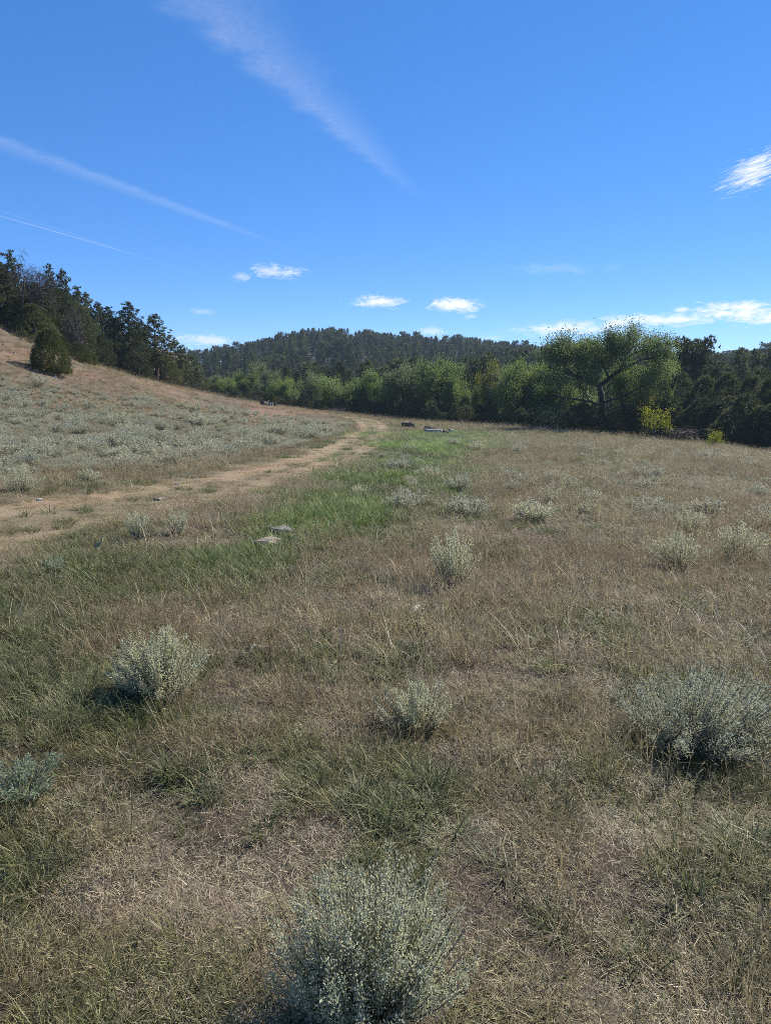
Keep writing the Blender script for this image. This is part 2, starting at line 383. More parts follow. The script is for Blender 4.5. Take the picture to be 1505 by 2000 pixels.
def grassmat(name, trans=.35, tip=(.46, .39, .24), tipamt=.42, var=.62):
    m, b = material(name)
    t = b.attr('tint', 'INSTANCER').outputs['Color']; bl = b.attr('bl').outputs['Fac']; h = b.attr('h').outputs['Fac']
    k = b.m('ADD', 1 - var, b.m('MULTIPLY', bl, 2 * var))
    c = b.mix(1., t, b.vec(k, k, k), 'MULTIPLY')
    dry = b.m('MULTIPLY', b.smooth(b.m('ADD', h, b.m('MULTIPLY', b.m('SUBTRACT', bl, .5), .9)), .45, 1.25), tipamt)
    c = b.mix(dry, c, (*tip, 1))
    leafy(b, c, trans, .5, .3); return m
M['grass'] = grassmat('grass_blade')
M['straw'] = grassmat('straw_stem', .25, (.55, .47, .31), .3, .3)
M['litter'] = grassmat('dead_litter', .15, (.40, .34, .27), .2, .45)

# ------------------------------------------------------------------ plan-space zones of the meadow
def path(pts): return np.array([hit(*p) for p in pts])
RUT_A = path([(-420, 1085), (-150, 1028), (0, 1000), (150, 978), (300, 955), (430, 936), (540, 910), (620, 888), (680, 862), (706, 842), (706, 830), (697, 820), (672, 813)])
RUT_B = path([(-420, 1165), (-150, 1095), (0, 1058), (150, 1030), (300, 1000), (430, 968), (550, 935), (650, 903), (715, 875), (745, 850), (748, 832), (735, 820), (700, 814)])
TRACK = (RUT_A + RUT_B) / 2
GREEN = path([(-300, 1360), (-50, 1260), (150, 1160), (330, 1140), (480, 1090), (600, 1045), (700, 985), (790, 930), (835, 885), (850, 858), (845, 845)])
GREENW = np.array([1.3, 1.15, .95, .75, .85, .95, 1.2, 1.7, 2.6, 3.8, 4.5])
def zones(x, y):
    nz = fbm(x, y, 1.6, 3, 3); nzb = fbm(x, y, 6, 3, 6); r = np.hypot(x, y)
    dg, _, pg = seg_dist(x, y, GREEN); wg = np.interp(pg, np.arange(len(GREEN)), GREENW)
    green = sst(1.55, .25, dg / wg + (nz - .5) * 2.2)
    s = edge_s(x, y)
    farg = sst(20, 38, y) * sst(-10, 3, x) * (.40 + .60 * sst(.40, .60, nzb + .06))
    da, _, _ = seg_dist(x, y, RUT_A); db, _, _ = seg_dist(x, y, RUT_B); dt, st, _ = seg_dist(x, y, TRACK)
    rut = np.maximum(sst(.55, .18, da + (nz - .5) * .35), .75 * sst(.48, .14, db + (nz - .5) * .45))
    trk = sst(1.8, .8, dt + (nz - .5) * 1.2)
    left = (st < 0)                                     # side of the track towards the slope
    slope = np.where(left, sst(1.0, 3.5, dt), 0.)
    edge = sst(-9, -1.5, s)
    bright = sst(2.6, 6.0, pg)
    return dict(bright=bright, green=green, farg=farg, rut=rut, trk=trk, slope=slope, edge=edge, nz=nz, nzb=nzb, s=s, r=r, dt=dt)

# ------------------------------------------------------------------ ground sheet
def axis(lo, hi, a, n, c=0.):
    return c + a * np.sinh(np.linspace(math.asinh((lo - c) / a), math.asinh((hi - c) / a), n))
gx = axis(-1200, 1200, 2.6, 520); gy = axis(-1200, 1200, 2.6, 540, 3.0)
XX, YY = np.meshgrid(gx, gy); xf, yf = XX.ravel(), YY.ravel(); zf = G(xf, yf)
Z_ = zones(xf, yf)
def lerp(a, b, t): return a * (1 - t[:, None]) + np.array(b)[None] * t[:, None]
gc = np.tile([.092, .072, .052], (len(xf), 1))
gc = lerp(gc, (.18, .143, .098), sst(.48, .60, fbm(xf, yf, 1.9, 3, 12)))
gc = lerp(gc, (.16, .125, .085), sst(14, 40, Z_['r']))
gc = lerp(gc, (.085, .088, .036), np.clip(Z_['green'] * .85 + Z_['farg'] * .6, 0, 1))
gc = lerp(gc, (.135, .105, .078), Z_['slope'] * .7)
bare = Z_['slope'] * sst(34, 46, Z_['r']) * sst(.42, .6, fbm(xf, yf, 5, 3, 15))
gc = lerp(gc, (.25, .155, .105), bare * .8)
gc = lerp(gc, (.23, .185, .11), Z_['trk'] * .75)
gc = lerp(gc, (.31, .24, .15), Z_['rut'] * .8)
gc = lerp(gc, (.32, .205, .135), Z_['rut'] * (.0 + .55 * sst(.42, .62, fbm(xf, yf, 3.5, 2, 21))))
gc = lerp(gc, (.17, .075, .045), .8 * sst(.70, .80, fbm(xf, yf, .9, 3, 31)) * np.exp(-Z_['r'] / 12))
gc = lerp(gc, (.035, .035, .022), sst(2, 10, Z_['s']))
ny, nx = len(gy), len(gx); ii = (np.arange(ny - 1)[:, None] * nx + np.arange(nx - 1)[None]).ravel()
Q = np.stack([ii, ii + 1, ii + 1 + nx, ii + nx], 1)
gm, b = material('meadow_soil')
tcg = b.new('ShaderNodeTexCoord').outputs['Object']
n1 = b.noise(tcg, 14, 5, .7, .4); n2 = b.noise(tcg, 90, 3, .7, 1.5)
c = b.attr('gcol').outputs['Color']
k = b.m('ADD', .45, b.m('ADD', b.m('MULTIPLY', n1, .55), b.m('MULTIPLY', n2, .55)))
c = b.mix(1., c, b.vec(k, k, k), 'MULTIPLY')
p = b.new('ShaderNodeBsdfPrincipled'); b.put(p.inputs['Base Color'], c); p.inputs['Roughness'].default_value = .95; p.inputs['Specular IOR Level'].default_value = .15
bp = b.new('ShaderNodeBump'); bp.inputs['Strength'].default_value = .8; bp.inputs['Distance'].default_value = .02; b.l.new(b.m('ADD', n1, n2), bp.inputs['Height']); b.l.new(bp.outputs[0], p.inputs['Normal'])
finish(b, p.outputs[0])
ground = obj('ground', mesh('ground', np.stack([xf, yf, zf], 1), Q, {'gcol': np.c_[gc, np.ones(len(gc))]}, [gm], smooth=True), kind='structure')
ground['label'] = 'dry grassy meadow terrace with a slope rising on one side'

# ------------------------------------------------------------------ grass: prototypes scattered by geometry nodes
def proto_collection(name, meshes):
    c = bpy.data.collections.new(name)
    for k, me in enumerate(meshes): c.objects.link(bpy.data.objects.new('%s_%02d' % (name, k), me))
    return c
def scatter(name, P, rot, scl, idx, tint, coll, label, category=None):
    me = mesh(name, P, [], {'rot': rot, 'scl': scl, 'idx': idx.astype(int), 'tint': np.c_[tint, np.ones(len(tint))]})
    o = obj(name, me, kind='stuff', label=label)
    if category: o['category'] = category
    ng = bpy.data.node_groups.new(name + '_scatter', 'GeometryNodeTree')
    ng.interface.new_socket('Geometry', in_out='INPUT', socket_type='NodeSocketGeometry'); ng.interface.new_socket('Geometry', in_out='OUTPUT', socket_type='NodeSocketGeometry')
    N = ng.nodes; L = ng.links; gi = N.new('NodeGroupInput'); go = N.new('NodeGroupOutput')
    iop = N.new('GeometryNodeInstanceOnPoints'); ci = N.new('GeometryNodeCollectionInfo')
    ci.inputs['Collection'].default_value = coll; ci.inputs['Separate Children'].default_value = True; ci.inputs['Reset Children'].default_value = True
    def na(nm, dt):
        n = N.new('GeometryNodeInputNamedAttribute'); n.data_type = dt; n.inputs['Name'].default_value = nm; return n.outputs[0]
    L.new(gi.outputs[0], iop.inputs['Points']); L.new(ci.outputs[0], iop.inputs['Instance']); iop.inputs['Pick Instance'].default_value = True
    L.new(na('idx', 'INT'), iop.inputs['Instance Index'])
    e2r = N.new('FunctionNodeEulerToRotation'); L.new(na('rot', 'FLOAT_VECTOR'), e2r.inputs[0]); L.new(e2r.outputs[0], iop.inputs['Rotation'])
    L.new(na('scl', 'FLOAT_VECTOR'), iop.inputs['Scale']); L.new(iop.outputs[0], go.inputs[0])
    md = o.modifiers.new('scatter', 'NODES'); md.node_group = ng
    return o
def tuft(seed, n, rad, L, W, tilt, bend, mat, seg=3, flat=False, kinkp=0., seedhead=0.):
    rng = RS(seed); rr = rad * np.sqrt(rng.rand(n)); th = rng.rand(n) * 2 * pi
    base = np.stack([rr * np.cos(th), rr * np.sin(th), np.zeros(n) - .008], 1)
    az = th + rng.normal(0, .9, n) if not flat else rng.rand(n) * 2 * pi
    LL = rng.uniform(*L, n); WW = rng.uniform(*W, n)
    tl = rng.uniform(*tilt, n); bd = rng.uniform(*bend, n)
    if flat: base[:, 2] = rng.uniform(.002, .03, n)
    kink = np.where(rng.rand(n) < kinkp, rng.randint(1, seg, n), 99) if kinkp else None
    V, Q_, T_, bl, hh = ribbons(rng, base, az, tl, bd, LL, WW, seg, kink)
    acc = Acc(); acc.add(V, Q_, T_, bl); H = [hh]
    if seedhead:
        tips = V.reshape(n, -1, 3)[:, -1]; prev = V.reshape(n, -1, 3)[:, -2]; sel = rng.rand(n) < seedhead
        m = 4; P_ = np.repeat(tips[sel], m, 0); D_ = np.repeat(unit(tips[sel] - prev[sel]), m, 0)
        P_ = P_ - D_ * rng.uniform(0, .07, (len(P_), 1)); D_ = D_ + rng.normal(0, .35, D_.shape)
        leaves(acc, P_, D_, rng.uniform(.015, .035, len(P_)), .004, rng); H.append(np.full(len(P_) * 4, 1.))
    return mesh('tuft', np.concatenate(acc.V), [np.concatenate(acc.Q), np.concatenate(acc.T)], {'bl': np.concatenate(acc.A), 'h': np.concatenate(H)}, [mat])
C_mat = proto_collection('proto_mat', [tuft(s, 85, .085, (.035, .11), (.0014, .0027), (.25, 1.15), (.4, 2.2), M['grass']) for s in range(100, 108)])
C_green = proto_collection('proto_green', [tuft(s, 60, .06, (.07, .20), (.0025, .005), (.05, .6), (.2, 1.7), M['grass']) for s in range(120, 126)])
C_stem = proto_collection('proto_stem', [tuft(s, 26, .10, (.16, .34), (.0014, .0024), (.0, .45), (-.2, .8), M['grass'], 3, False, .12, .7) for s in range(140, 146)])
C_straw = proto_collection('proto_straw', [tuft(s, n_, .05, (.16, .42), (.0024, .0052), (.05, .9), (.2, 1.5), M['straw'], 5, False, .35) for s, n_ in zip(range(160, 168), (3, 5, 8, 12, 4, 2, 9, 6))])
C_litter = proto_collection('proto_litter', [tuft(s, 130, .15, (.015, .070), (.0009, .0020), (1.0, 1.62), (-.5, .5), M['litter'], 2, True) for s in range(180, 186)])

CLEAR = []                                             # bare spots under stones and logs (photograph pixel, radius in metres)
for px, py, er in ((522, 1067, .17), (545, 1043, .16), (312, 978, .16), (346, 948, .10), (198, 1078, .10), (835, 847, .6), (848, 847, .6), (858, 847, .6), (872, 849, .5), (882, 845, .4), (797, 835, .7), (519, 793, 1.2), (528, 793, .8)):
    CLEAR.append((*hit(px, py), er))
BANDS = [(.5, 4), (4, 8), (8, 16), (16, 32), (32, 60), (60, 118)]
def sample(dens, seed, margin=1.3, zmin=.5):
    rng = RS(seed); X = []; Y = []; Bn = []
    for k, (lo, hi) in enumerate(BANDS):
        half = .60 * hi + margin; n = int((hi - lo) * 2 * half * dens[k])
        y = rng.uniform(lo, hi, n); x = rng.uniform(-half, half, n); ok = np.abs(x) < .60 * y + margin
        X.append(x[ok]); Y.append(y[ok]); Bn.append(np.full(ok.sum(), k))
        if k == 0:                                     # the ground around and just behind the camera
            n2 = int(3.6 * 4.4 * dens[0] * .4); X.append(rng.uniform(-2.2, 2.2, n2)); Y.append(rng.uniform(-3.1, .5, n2)); Bn.append(np.full(n2, 0))
    return np.concatenate(X), np.concatenate(Y), np.concatenate(Bn), rng
def put(name, x, y, bn, rng, keep, coll, nproto, scl, hs_, tint, label):
    for ex, ey, er in CLEAR: keep = keep * (np.hypot(x - ex, (y - ey) * .8) > er)
    k = rng.rand(len(x)) < keep; x, y, bn, tint = x[k], y[k], bn[k], tint[k]
    hs_ = np.broadcast_to(hs_, k.shape)[k]; n = len(x)
    z = G(x, y); e = .12
    rx = np.arctan2(G(x, y + e) - z, e) * .7; ry = -np.arctan2(G(x + e, y) - z, e) * .7
    s = np.asarray(scl)[bn] * rng.uniform(.7, 1.35, n)
    S = np.stack([s, s, np.asarray(scl)[bn] ** .22 * rng.uniform(.7, 1.25, n) * hs_], 1)
    # tilt axes are rotated with the tuft, so spin only where the ground is nearly level
    R = np.stack([rng.normal(0, .10, n) + rx * 0, rng.normal(0, .10, n) + ry * 0, rng.rand(n) * 2 * pi], 1)
    tint = np.clip(tint * rng.uniform(.78, 1.25, (n, 1)) * rng.uniform(.93, 1.07, (n, 3)), .004, .9)
    print(name, n)
    return scatter(name, np.stack([x, y, z], 1), R, S, rng.randint(0, nproto, n), tint, coll, label)
SC = (1.0, 1.15, 1.5, 2.2, 3.3, 5.0)
def tints(z_, x, y, seed):
    n = len(x); a = fbm(x, y, 1.3, 3, seed); b_ = fbm(x, y, .45, 2, seed + 1)
    t = np.tile([.255, .222, .105], (n, 1))                                    # olive brown grama
    t = lerp(t, (.145, .158, .055), sst(.48, .62, a) * .85)                    # greener patches
    t = lerp(t, (.30, .245, .150), sst(.50, .36, a) * .75)                      # dead, greyish tan
    t = lerp(t, (.235, .175, .100), sst(.52, .68, b_) * .5)                    # reddish seed haze
    t = lerp(t, (.145, .175, .055), z_['farg'] * .8)
    t = lerp(t, (.125, .145, .045), z_['green'] * .6); t = lerp(t, (.160, .205, .055), z_['green'] * z_['bright'] * .75); t = lerp(t, (.19, .28, .06), z_['green'] * sst(18, 34, y))
    t = lerp(t, (.255, .185, .115), z_['slope'] * .6 * sst(26, 42, z_['r']))
    t = lerp(t, (.30, .245, .125), z_['trk'] * .75)
    t = lerp(t, (.25, .195, .120), z_['edge'] * .6)
    return t
# short mat grass
x, y, bn, rng = sample((330, 150, 60, 17, 6.2, 2.0), 1); z_ = zones(x, y)
thin = sst(.42, .55, fbm(x, y, .30, 2, 40) + .03 - .055 * sst(.5, .62, fbm(x, y, 2.4, 2, 41)) * np.exp(-np.hypot(x, y) / 14))
keep = (.10 + .90 * thin) * (1 - z_['rut'] * (.10 + .40 * sst(.40, .54, fbm(x, y, 2.2, 3, 44)))) * (1 - .1 * z_['trk']) * (1 - .25 * z_['slope']) * (z_['s'] < 1.5)
put('mat_grass', x, y, bn, rng, keep, C_mat, 8, SC, (1 - .45 * z_['trk']) * (.42 + 1.15 * sst(.34, .70, fbm(x, y, .30, 2, 40))), tints(z_, x, y, 50), 'short curly dry grass covering the meadow')
# green blades: dense in the swale, scattered tufts elsewhere
x, y, bn, rng = sample((150, 95, 48, 18, 9.0, 2.0), 2); z_ = zones(x, y)
spot = sst(.55, .66, fbm(x, y, .7, 3, 60) + .06 * sst(.2, 2, x) * sst(6, 3, y))
keep = np.clip(z_['green'] * (.5 + .5 * z_['bright']) + spot * .55 * (1 - z_['slope'] * .7) + z_['farg'] * .35 + .05, 0, 1) * (1 - .95 * z_['rut']) * (1 - .6 * z_['trk']) * (z_['s'] < 1)
t = np.tile([.125, .150, .045], (len(x), 1)); t = lerp(t, (.140, .185, .045), z_['green'] * sst(.35, .65, z_['nz'])); t = lerp(t, (.150, .235, .045), z_['green'] * z_['bright'] * .75); t = lerp(t, (.19, .30, .06), z_['green'] * sst(18, 34, y)); t = lerp(t, (.11, .13, .05), sst(.5, .3, fbm(x, y, 3, 2, 61)) * .8)
put('green_grass', x, y, bn, rng, keep, C_green, 6, SC, .65 + .15 * z_['green'] + .25 * z_['green'] * z_['bright'], t, 'fresh green grass growing thickest along the damp swale')
# fine seed stems, reddish brown
x, y, bn, rng = sample((26, 30, 20, 9, 4.2, 1.6), 3); z_ = zones(x, y)
pat = sst(.38, .62, fbm(x, y, 2.4, 3, 70))
keep = (.10 + .9 * pat) * (1 - z_['trk']) * (1 - z_['green'] * (.4 + .55 * z_['bright'])) * (z_['s'] < 1.2) * (.35 + .65 * sst(2.5, 5, y)); keep = np.clip(keep + .5 * z_['edge'] * (z_['s'] < 1.0), 0, 1)
t = np.tile([.265, .200, .110], (len(x), 1)); t = lerp(t, (.37, .31, .175), sst(.4, .65, fbm(x, y, 1.5, 2, 71)))
put('seed_grass', x, y, bn, rng, keep, C_stem, 6, SC, 1.0 - .25 * z_['slope'], t, 'thin reddish brown grass stems gone to seed')
# pale straw
x, y, bn, rng = sample((4, 24, 15, 4, 1.0, .15), 4); z_ = zones(x, y)
keep = (.10 + .90 * np.maximum(.6 * sst(.48, .64, fbm(x, y, 2.0, 3, 80)), 1.6 * np.exp(-((x - .55) ** 2 / 1.2 + (y - 5.4) ** 2 / 2.2)))) * (1 - z_['trk']) * (1 - .6 * z_['green']) * (z_['s'] < -.5) * (.45 + .55 * sst(2.2, 4.5, y))
t = np.tile([.46, .385, .245], (len(x), 1))
put('straw_grass', x, y, bn, rng, keep, C_straw, 8, (.7, 1, 1.1, 1.4, 1.9, 2.4), 1.0, t, 'pale dead grass stalks bent over in the meadow')
# flattened litter
x, y, bn, rng = sample((135, 52, 15, 3.5, .8, .1), 5); z_ = zones(x, y)
keep = (.30 + .70 * np.maximum(sst(.46, .58, fbm(x, y, 1.9, 3, 12)), .85 * sst(.52, .40, fbm(x, y, .30, 2, 40)))) * (1 - .75 * z_['green']) * (1 - .5 * z_['trk']) * (z_['s'] < -.5)
t = lerp(np.tile([.30, .25, .155], (len(x), 1)), (.46, .39, .25), rng.rand(len(x)))
put('grass_litter', x, y, bn, rng, keep, C_litter, 6, (.78, 1.0, 1.4, 2.2, 3.3, 5.0), 1.0, t, 'matted dead grass lying flat on the soil')

# ------------------------------------------------------------------ sagebrush
def sage_mesh(seed, w_, h_, stems, nleaf, nbud, leafL, leafW, lean=(0, 0), spread=1.25, sparse=.28, erect=.0):
    """leaf, stem and bud meshes of one bush; w_ full width, h_ height"""
    rng = RS(seed); lf, stm, bd = Acc(), Acc(), Acc(); lobes = rng.rand(9) * 1.0 + .42
    az = rng.rand(stems) * 2 * pi; u = rng.rand(stems) ** .6; u = u * (1 - erect)
    for j in range(stems):
        tl = u[j] * spread; lob = lobes[int(az[j] / (2 * pi) * 9) % 9]
        rx_ = math.sin(tl) * w_ * .5 * (lob * .55 + .45) * rng.uniform(.75, 1.08); rz_ = (max(math.cos(tl), 0.) ** .6 * .92 + .08) * h_ * rng.uniform(.72, 1.1)
        e = np.array([rx_ * math.cos(az[j]) + lean[0] * h_ * rng.rand(), rx_ * math.sin(az[j]) + lean[1] * h_ * rng.rand(), max(rz_, .05 * h_)])
        b0 = np.array([math.cos(az[j]), math.sin(az[j]), 0]) * w_ * .06 * rng.rand()
        tt = np.linspace(0, 1, 5)[:, None]; mid = e * .5 + np.array([e[0] * .18, e[1] * .18, -.06 * h_])
        cur = b0 * (1 - tt) ** 2 + 2 * tt * (1 - tt) * mid + tt ** 2 * e
        tube(stm, cur, np.linspace(.0036, .0008, 5) * (w_ / .5) ** .5, 4, rng.rand(), False)
        n = int(nleaf * rng.uniform(.6, 1.35)) if rng.rand() > .10 else 4; t = sparse + (1 - sparse) * rng.rand(n) ** .85
        P = b0 * (1 - t[:, None]) ** 2 + 2 * (t * (1 - t))[:, None] * mid + (t ** 2)[:, None] * e
        off = rng.normal(0, 1, (n, 3)); off = unit(off) * (rng.rand(n) ** .7 * (1.15 - t) * .10 * w_ + .004 * w_)[:, None]; off[:, 2] = np.abs(off[:, 2]) * .8
        P = P + off; D = unit(off) * .8 + unit(e)[None] * .8 + rng.normal(0, .55, (n, 3))
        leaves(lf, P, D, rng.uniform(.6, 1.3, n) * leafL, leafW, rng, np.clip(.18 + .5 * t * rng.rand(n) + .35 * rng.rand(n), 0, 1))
        if nbud:
            m = int(nbud * rng.uniform(.4, 1.6)); t = .5 + .5 * rng.rand(m)
            P = b0 * (1 - t[:, None]) ** 2 + 2 * (t * (1 - t))[:, None] * mid + (t ** 2)[:, None] * e
            P = P + unit(rng.normal(0, 1, (m, 3))) * (rng.rand(m) * .045 * w_ * (1.2 - t) + .002)[:, None]
            r_ = leafL * rng.uniform(.16, .28, m); k = np.array([[1, 0, 0], [-1, 0, 0], [0, 1, 0], [0, -1, 0], [0, 0, 1.15], [0, 0, -1.15]])
            V = P[:, None] + k[None] * r_[:, None, None]; i = np.arange(m)[:, None] * 6
            T = np.concatenate([i + np.array([f]) for f in ((0, 2, 4), (2, 1, 4), (1, 3, 4), (3, 0, 4), (2, 0, 5), (1, 2, 5), (3, 1, 5), (0, 3, 5))])
            bd.add(V.reshape(-1, 3), T=T, a=np.repeat(rng.rand(m), 6))
    return lf, stm, bd
def near_sage(seed, px, pyb, pyt, wpx, label, stems=90, nleaf=95, nbud=24, group=None, lean=(0, 0), mat='sage', leafL=.014, name='sagebrush', dy=0., **kw):
    x, y = hit(px, pyb); y += dy; z = gz(x, y); D = y * math.cos(PITCH) + (CAMZ - z) * math.sin(PITCH)
    wid = wpx / F * D; hgt = max(topz(pyt, y + wid * .15) - z, .06)
    lf, stm, bd = sage_mesh(seed, wid, hgt, stems, nleaf, nbud, leafL, leafL * .34, lean, **kw)
    o = obj(name, None, loc=(x, y, z - .012), label=label, category='shrub')
    if group: o['group'] = group
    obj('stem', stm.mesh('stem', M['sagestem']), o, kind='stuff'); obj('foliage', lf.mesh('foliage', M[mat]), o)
    if nbud: obj('flower_bud', bd.mesh('flower_bud', M['bud']), o, kind='stuff')
    return o
near_sage(1, 708, 1990, 1664, 490, 'large silvery sagebrush with cream buds and a dark shadow on litter', 230, 110, 32, leafL=.0125)
near_sage(2, 314, 1362, 1222, 225, 'pale sagebrush thick with cream buds beside the green swale grass', 135, 110, 34, leafL=.015)
near_sage(3, 822, 1425, 1318, 190, 'small open sagebrush with upright budding stems beside a bare litter patch', 62, 90, 30, leafL=.014)
near_sage(4, 1335, 1462, 1300, 340, 'wide sprawling sagebrush leaning over with woody stems and deep shadow below', 210, 115, 10, lean=(.85, .0), leafL=.013)
near_sage(5, 40, 1560, 1470, 200, 'low blue green feathery plant sprawling in dry grass', 34, 70, 0, mat='bluegreen', leafL=.016, name='feathery_plant', sparse=.1)
near_sage(6, 882, 1146, 1030, 140, 'tall slender grey sagebrush rising among pale straw stalks', 75, 80, 6, erect=.12, leafL=.017)
near_sage(7, 1328, 1110, 1036, 125, 'round grey sagebrush touching a darker bushy neighbour in dry grass', 70, 70, 4, leafL=.018)
near_sage(8, 1442, 1096, 1018, 130, 'bushy sagebrush with dark woody base in dry grass', 80, 70, 4, leafL=.018)
near_sage(9, 1340, 1042, 986, 105, 'small sagebrush half hidden behind a larger pair in dry grass', 50, 60, 4, leafL=.02)
near_sage(10, 272, 1058, 996, 80, 'spiky grey sagebrush at the verge where track meets green grass', 50, 60, 0, erect=.3, leafL=.018)
near_sage(11, 345, 1046, 990, 80, 'loose grey sagebrush at the track verge beside a spikier one', 40, 50, 0, erect=.25, leafL=.018)
near_sage(12, 1075, 984, 938, 76, 'pale tufted sagebrush alone in brown seeding grass', 46, 50, 2, leafL=.022)
near_sage(13, 40, 960, 902, 90, 'olive sagebrush with upright stems just above the track', 60, 60, 2, leafL=.024)
near_sage(14, 175, 942, 912, 60, 'low pale sagebrush beside a small leafy sprawl above the track', 46, 50, 2, leafL=.024)
near_sage(15, 700, 968, 946, 44, 'dusty blue sagebrush standing in the green swale grass', 36, 45, 0, leafL=.022)
near_sage(16, 110, 1118, 1082, 80, 'thin grey forb clump in the greenish foreground grass', 26, 40, 0, mat='bluegreen', leafL=.016, erect=.3, name='grey_forb')

SAGE_MID = []
for s in range(8):
    lf, stm, bd = sage_mesh(300 + s, 1.0, .62, 50, 40, 0, .065, .020, spread=1.3, sparse=.15, erect=.1 * (s % 3))
    nl = sum(len(q) for q in lf.Q); V = np.concatenate(lf.V + stm.V); q = np.concatenate(lf.Q); q2 = np.concatenate(stm.Q) + len(np.concatenate(lf.V))
    SAGE_MID.append(mesh('sagebrush', V, [q, q2], {'rnd': np.concatenate(lf.A + stm.A)}, [M['sagefar'], M['sagestem']], np.r_[np.zeros(len(q)), np.ones(len(q2))]))
rng = RS(77)
def spread_pts(n, fn, seed, mind):
    """n points by rejection: fn gives candidate px,py in the photograph"""
    r_ = RS(seed); out = []
    for _ in range(n * 30):
        if len(out) >= n: break
        px, py = fn(r_); x, y = hit(px, py)
        if all((x - a) ** 2 + (y - b_) ** 2 > mind(y) ** 2 for a, b_ in out): out.append((x, y))
    return out
def slope_px(r_):
    px = r_.uniform(-60, 680); top = np.interp(px, [0, 160, 330, 420, 560, 680], [735, 765, 782, 792, 815, 828]); bot = np.interp(px, [0, 300, 480, 600, 680], [930, 915, 893, 868, 842])
    return px, top + (bot - top) * r_.rand() ** .8
left_pts = spread_pts(235, slope_px, 11, lambda y: .30 + .012 * y)
def right_px(r_):
    px = r_.uniform(780, 1560); top = np.interp(px, [780, 1000, 1300, 1560], [862, 868, 888, 905]); return px, top + r_.rand() ** 1.5 * 150
right_pts = spread_pts(52, right_px, 12, lambda y: .6)
mid_pts = spread_pts(7, lambda r_: (r_.uniform(745, 800), r_.uniform(862, 900)), 13, lambda y: .4)
GRP = [(left_pts, 'silver grey sagebrush in the dense patch covering the lower slope', 'sagebrush covering the slope', (.38, 1.30), 1.0),
       (right_pts, 'low grey sagebrush scattered through brown grass on the open meadow', 'sagebrush scattered over the open meadow', (.45, 1.0), .9),
       (mid_pts, 'dusty sagebrush in the clump between track and bright green grass', 'sagebrush clump beside the track', (.4, .8), .7)]
for pts, lab, grp, (s0, s1), hk in GRP:
    for (x, y) in pts:
        s = rng.uniform(s0, s1) * (1 if hk < 1 else (.72 + .012 * y)); me = SAGE_MID[rng.randint(8)]; lb = lab
        if hk == 1.0: lb = ('wide ' if s > .95 else ('small ' if s < .75 else 'medium ')) + 'silver grey sagebrush ' + ('just above the track rut' if y < 19 else 'on the lower slope around the prickly pears' if y < 27 else 'midway up the slope' if y < 36 else 'high on the slope toward the pines')
        elif hk == .9: lb = ('broad' if s > .55 else 'small') + ' low grey sagebrush in brown grass ' + ('beside the larger foreground sagebrushes' if y < 15 else 'on the open meadow' if y < 26 else 'toward the shaded tree row')
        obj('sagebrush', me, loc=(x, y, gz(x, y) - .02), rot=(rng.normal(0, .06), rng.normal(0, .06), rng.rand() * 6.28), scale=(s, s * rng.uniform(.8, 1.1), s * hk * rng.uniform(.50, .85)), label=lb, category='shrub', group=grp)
# the finer grey growth between the bushes that nobody could count
C_sub = proto_collection('proto_subsage', SAGE_MID[:4])
pts = []; r_ = RS(21)
XY = np.array([hit(*slope_px(r_)) for _ in range(4200)] + [hit(*right_px(r_)) for _ in range(110)]); n = len(XY)
ss = rng.uniform(.14, .42, n) * (.7 + .012 * XY[:, 1])
scatter('small_sage', np.c_[XY, G(XY[:, 0], XY[:, 1]) - .01], np.stack([np.zeros(n), np.zeros(n), rng.rand(n) * 6.28], 1), np.stack([ss, ss, ss * .8], 1), rng.randint(0, 4, n), np.ones((n, 3)), C_sub, 'small grey sage seedlings between the bushes')

# ------------------------------------------------------------------ trees
def pine(seed, h=10., w_=4.6, bare=.25, nb=95, ncl=6, nn=11, flat=False, nl=.34):
    """ponderosa: clumped needle tufts on upswept branches"""
    rng = RS(seed); tr, cr = Acc(), Acc()
    k = 8; zz = np.linspace(0, h * .98, k); wob = np.cumsum(rng.normal(0, .05, (k, 2)), 0); wob[0] = 0
    P = np.c_[wob, zz]; R = np.linspace(h * .021, .02, k); R[0] *= 1.3
    tube(tr, P, R, 7, .5)
    for j in range(nb):
        f = bare + (1 - bare) * ((j + rng.rand()) / nb); z = f * h
        c0 = np.array([np.interp(z, zz, P[:, 0]), np.interp(z, zz, P[:, 1]), z])
        g = (f - bare) / (1 - bare)
        prof = (min(1, .45 + 1.6 * g) * (1 - g) ** .62 * 1.25 if not flat else (.35 + 1.0 * math.sin(pi * min(1, g * .97 + .02)) ** .7)) * rng.uniform(.55, 1.15)
        L = max(w_ * .5 * prof, .25); a = rng.rand() * 2 * pi; up = rng.uniform(-.15, .25) + .55 * g
        d = np.array([math.cos(a), math.sin(a), up]); e = c0 + d * L; m = c0 + d * L * .5 - np.array([0, 0, .07 * L])
        tube(tr, [c0, m, e], [.012 + .012 * L, .01 + .006 * L, .006], 4, .5, False)
        n = max(2, int(ncl * min(1.5, L / 1.6) + rng.rand()))
        t = .35 + .65 * rng.rand(n); C = c0 * (1 - t[:, None]) ** 2 + 2 * (t * (1 - t))[:, None] * m + (t ** 2)[:, None] * e + rng.normal(0, .10 + .05 * L, (n, 3))
        PP = np.repeat(C, nn, 0); D = rng.normal(0, 1, (n * nn, 3)) + np.array([0, 0, .45]) + .5 * d
        leaves(cr, PP, D, rng.uniform(.6, 1.2, n * nn) * nl, nl * .30, rng, np.clip(np.repeat(rng.rand(n), nn) * .6 + rng.rand(n * nn) * .4, 0, 1))
    return tr.mesh('trunk', M['pinebark']), cr.mesh('crown', M['pine'])
